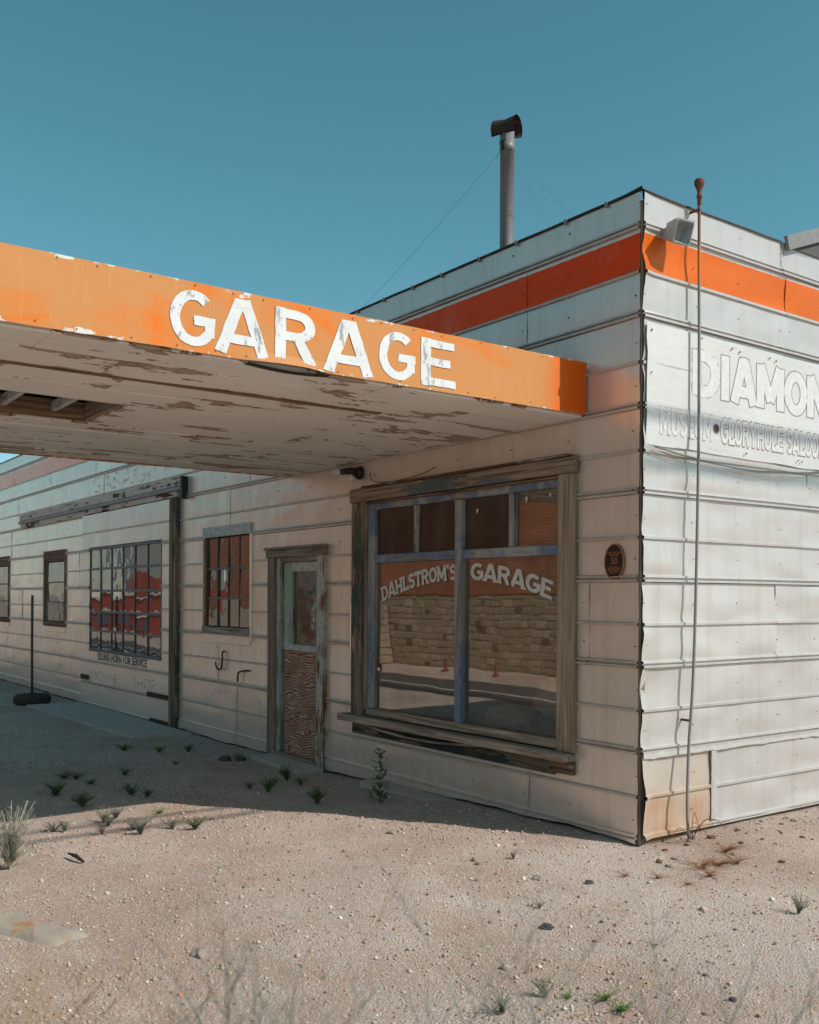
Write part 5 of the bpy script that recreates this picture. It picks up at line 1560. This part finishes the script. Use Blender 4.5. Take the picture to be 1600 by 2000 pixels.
while z < 1.70:
    h = min(rnd.uniform(.17, .28), 1.745 - z); x = -28.8 + rnd.uniform(0, .3)
    while x < -17.2:
        w = rnd.uniform(.18, .50); hh = h * rnd.uniform(.80, 1.12)
        spec.append((x + w / 2, YS - .06 + rnd.uniform(-.02, .02), z + h / 2 + rnd.uniform(-.025, .025), w - .04, hh - .04, rnd.uniform(-.06, .06), rnd.choices(range(4), [5, 3, 5, 1])[0])); x += w
    z += h
spec.sort(key=lambda q: -q[3] * q[4])
rest = MB()
for k, (x, y, zz, w, h, ry, mi) in enumerate(spec):
    if k < 300:
        o = bpy.data.objects.new('stone', sm[mi]); COL.objects.link(o); o.parent = base
        o.location = Vector((x, y, zz)) - wloc(base); o.scale = (w, .07, h); o.rotation_euler = (0, ry, 0)
    else:
        rest.box(x - w / 2, x + w / 2, y - .035, y + .035, zz - h / 2, zz + h / 2, .012, .006)
if rest.v: tag(rest.build('small_stones', M['stone'], base), kind='stuff')
BT = empty('stone_buttress', (-27.9, YS + .4, ZS)); tag(BT, 'stepped stack of pale dressed blocks against the mirrored stone base', 'buttress')
for k in range(8): board('block', -28.6 + .03 * k, -26.9 - .05 * k, YS + .1, YS + .75 - .07 * k, ZS + .28 * k, ZS + .28 * k + .265, M['stone3'], BT, .02, .01)
RB = empty('red_building', (-56, -19, ZS)); tag(RB, 'red boarded building with white trim, mirrored in the sliding door glazing', 'building')
board('wall', -71, -54, -27, -19, ZS, 1.7, M['redpaint'], RB, 0, 0)
board('wall', -63, -55, -27, -18.9, 1.71, 2.9, M['redpaint'], RB, 0, 0)
board('trim', -71.1, -53.9, -18.99, -18.86, .45, .6, M['whitetrim'], RB, 0, 0)
board('trim', -71.1, -53.9, -18.99, -18.86, 1.55, 1.68, M['whitetrim'], RB, 0, 0)
for x in (-69.5, -66, -62.5, -58.5): board('window', x, x + 1.2, -18.98, -18.84, -.5, .35, M['steel'], RB, 0, 0)
GB = empty('grey_building', (-75, -30, ZS)); tag(GB, 'grey stucco building mirrored behind the red building', 'building')
board('wall', -100, -49, -45, -32, ZS, 9, M['greywall'], GB, 0, 0); board('cornice', -100.2, -48.8, -45.2, -31.8, 8.9, 9.4, M['whitetrim'], GB, 0, 0)
for x, y, nm in ((-22.0, -15.6, 'orange road post mirrored beside the shop window mullion'), (-19.3, -15.4, 'orange road post mirrored in the right shop pane')):
    D = empty('road_post', (x, y, ZS)); tag(D, nm, 'post')
    MB().lathe([(.13, 0), (.13, .04), (.07, .06), (.055, .10), (.030, .40), (.035, .43), (.02, .46), (.0001, .46)], (x, y, ZS), 14).build('post', M['orangeplastic'], D, True)
    MB().lathe([(.046, .30), (.045, .315)], (x, y, ZS), 14).build('band', M['orangeplastic'], D)
# utility cables whose shadows cross the sign and the gravel
for z0 in (2.81, 2.50):
    c = Vector((0, 0, z0)) + SUN * 8.2
    pts = [(c.x, -30 + 2.0 * i, c.z + .0009 * (-30 + 2.0 * i - c.y) ** 2) for i in range(36)]
    o = MB().tube(pts, .026, 8).build('utility_cable', M['black'], None, True, (c.x, c.y, c.z))
    tag(o, ('upper' if z0 > 2.6 else 'lower') + ' overhead cable whose soft shadow crosses ' + ('the faded sign' if z0 > 2.6 else 'the wall below the sign'), 'cable', 'overhead cables')
for y in (-30, 40):
    c = SUN * 8.2
    U = empty('utility_pole', (c.x + .1, y, gz(c.x, y))); tag(U, 'wooden utility pole carrying the cables, ' + ('street end' if y < 0 else 'far end'), 'pole', 'utility poles')
    MB().tube([(c.x + .1, y, gz(c.x, y) - .3), (c.x + .1, y, 9.8)], [.15, .11], 12).build('pole', M['wood_z'], U, True)
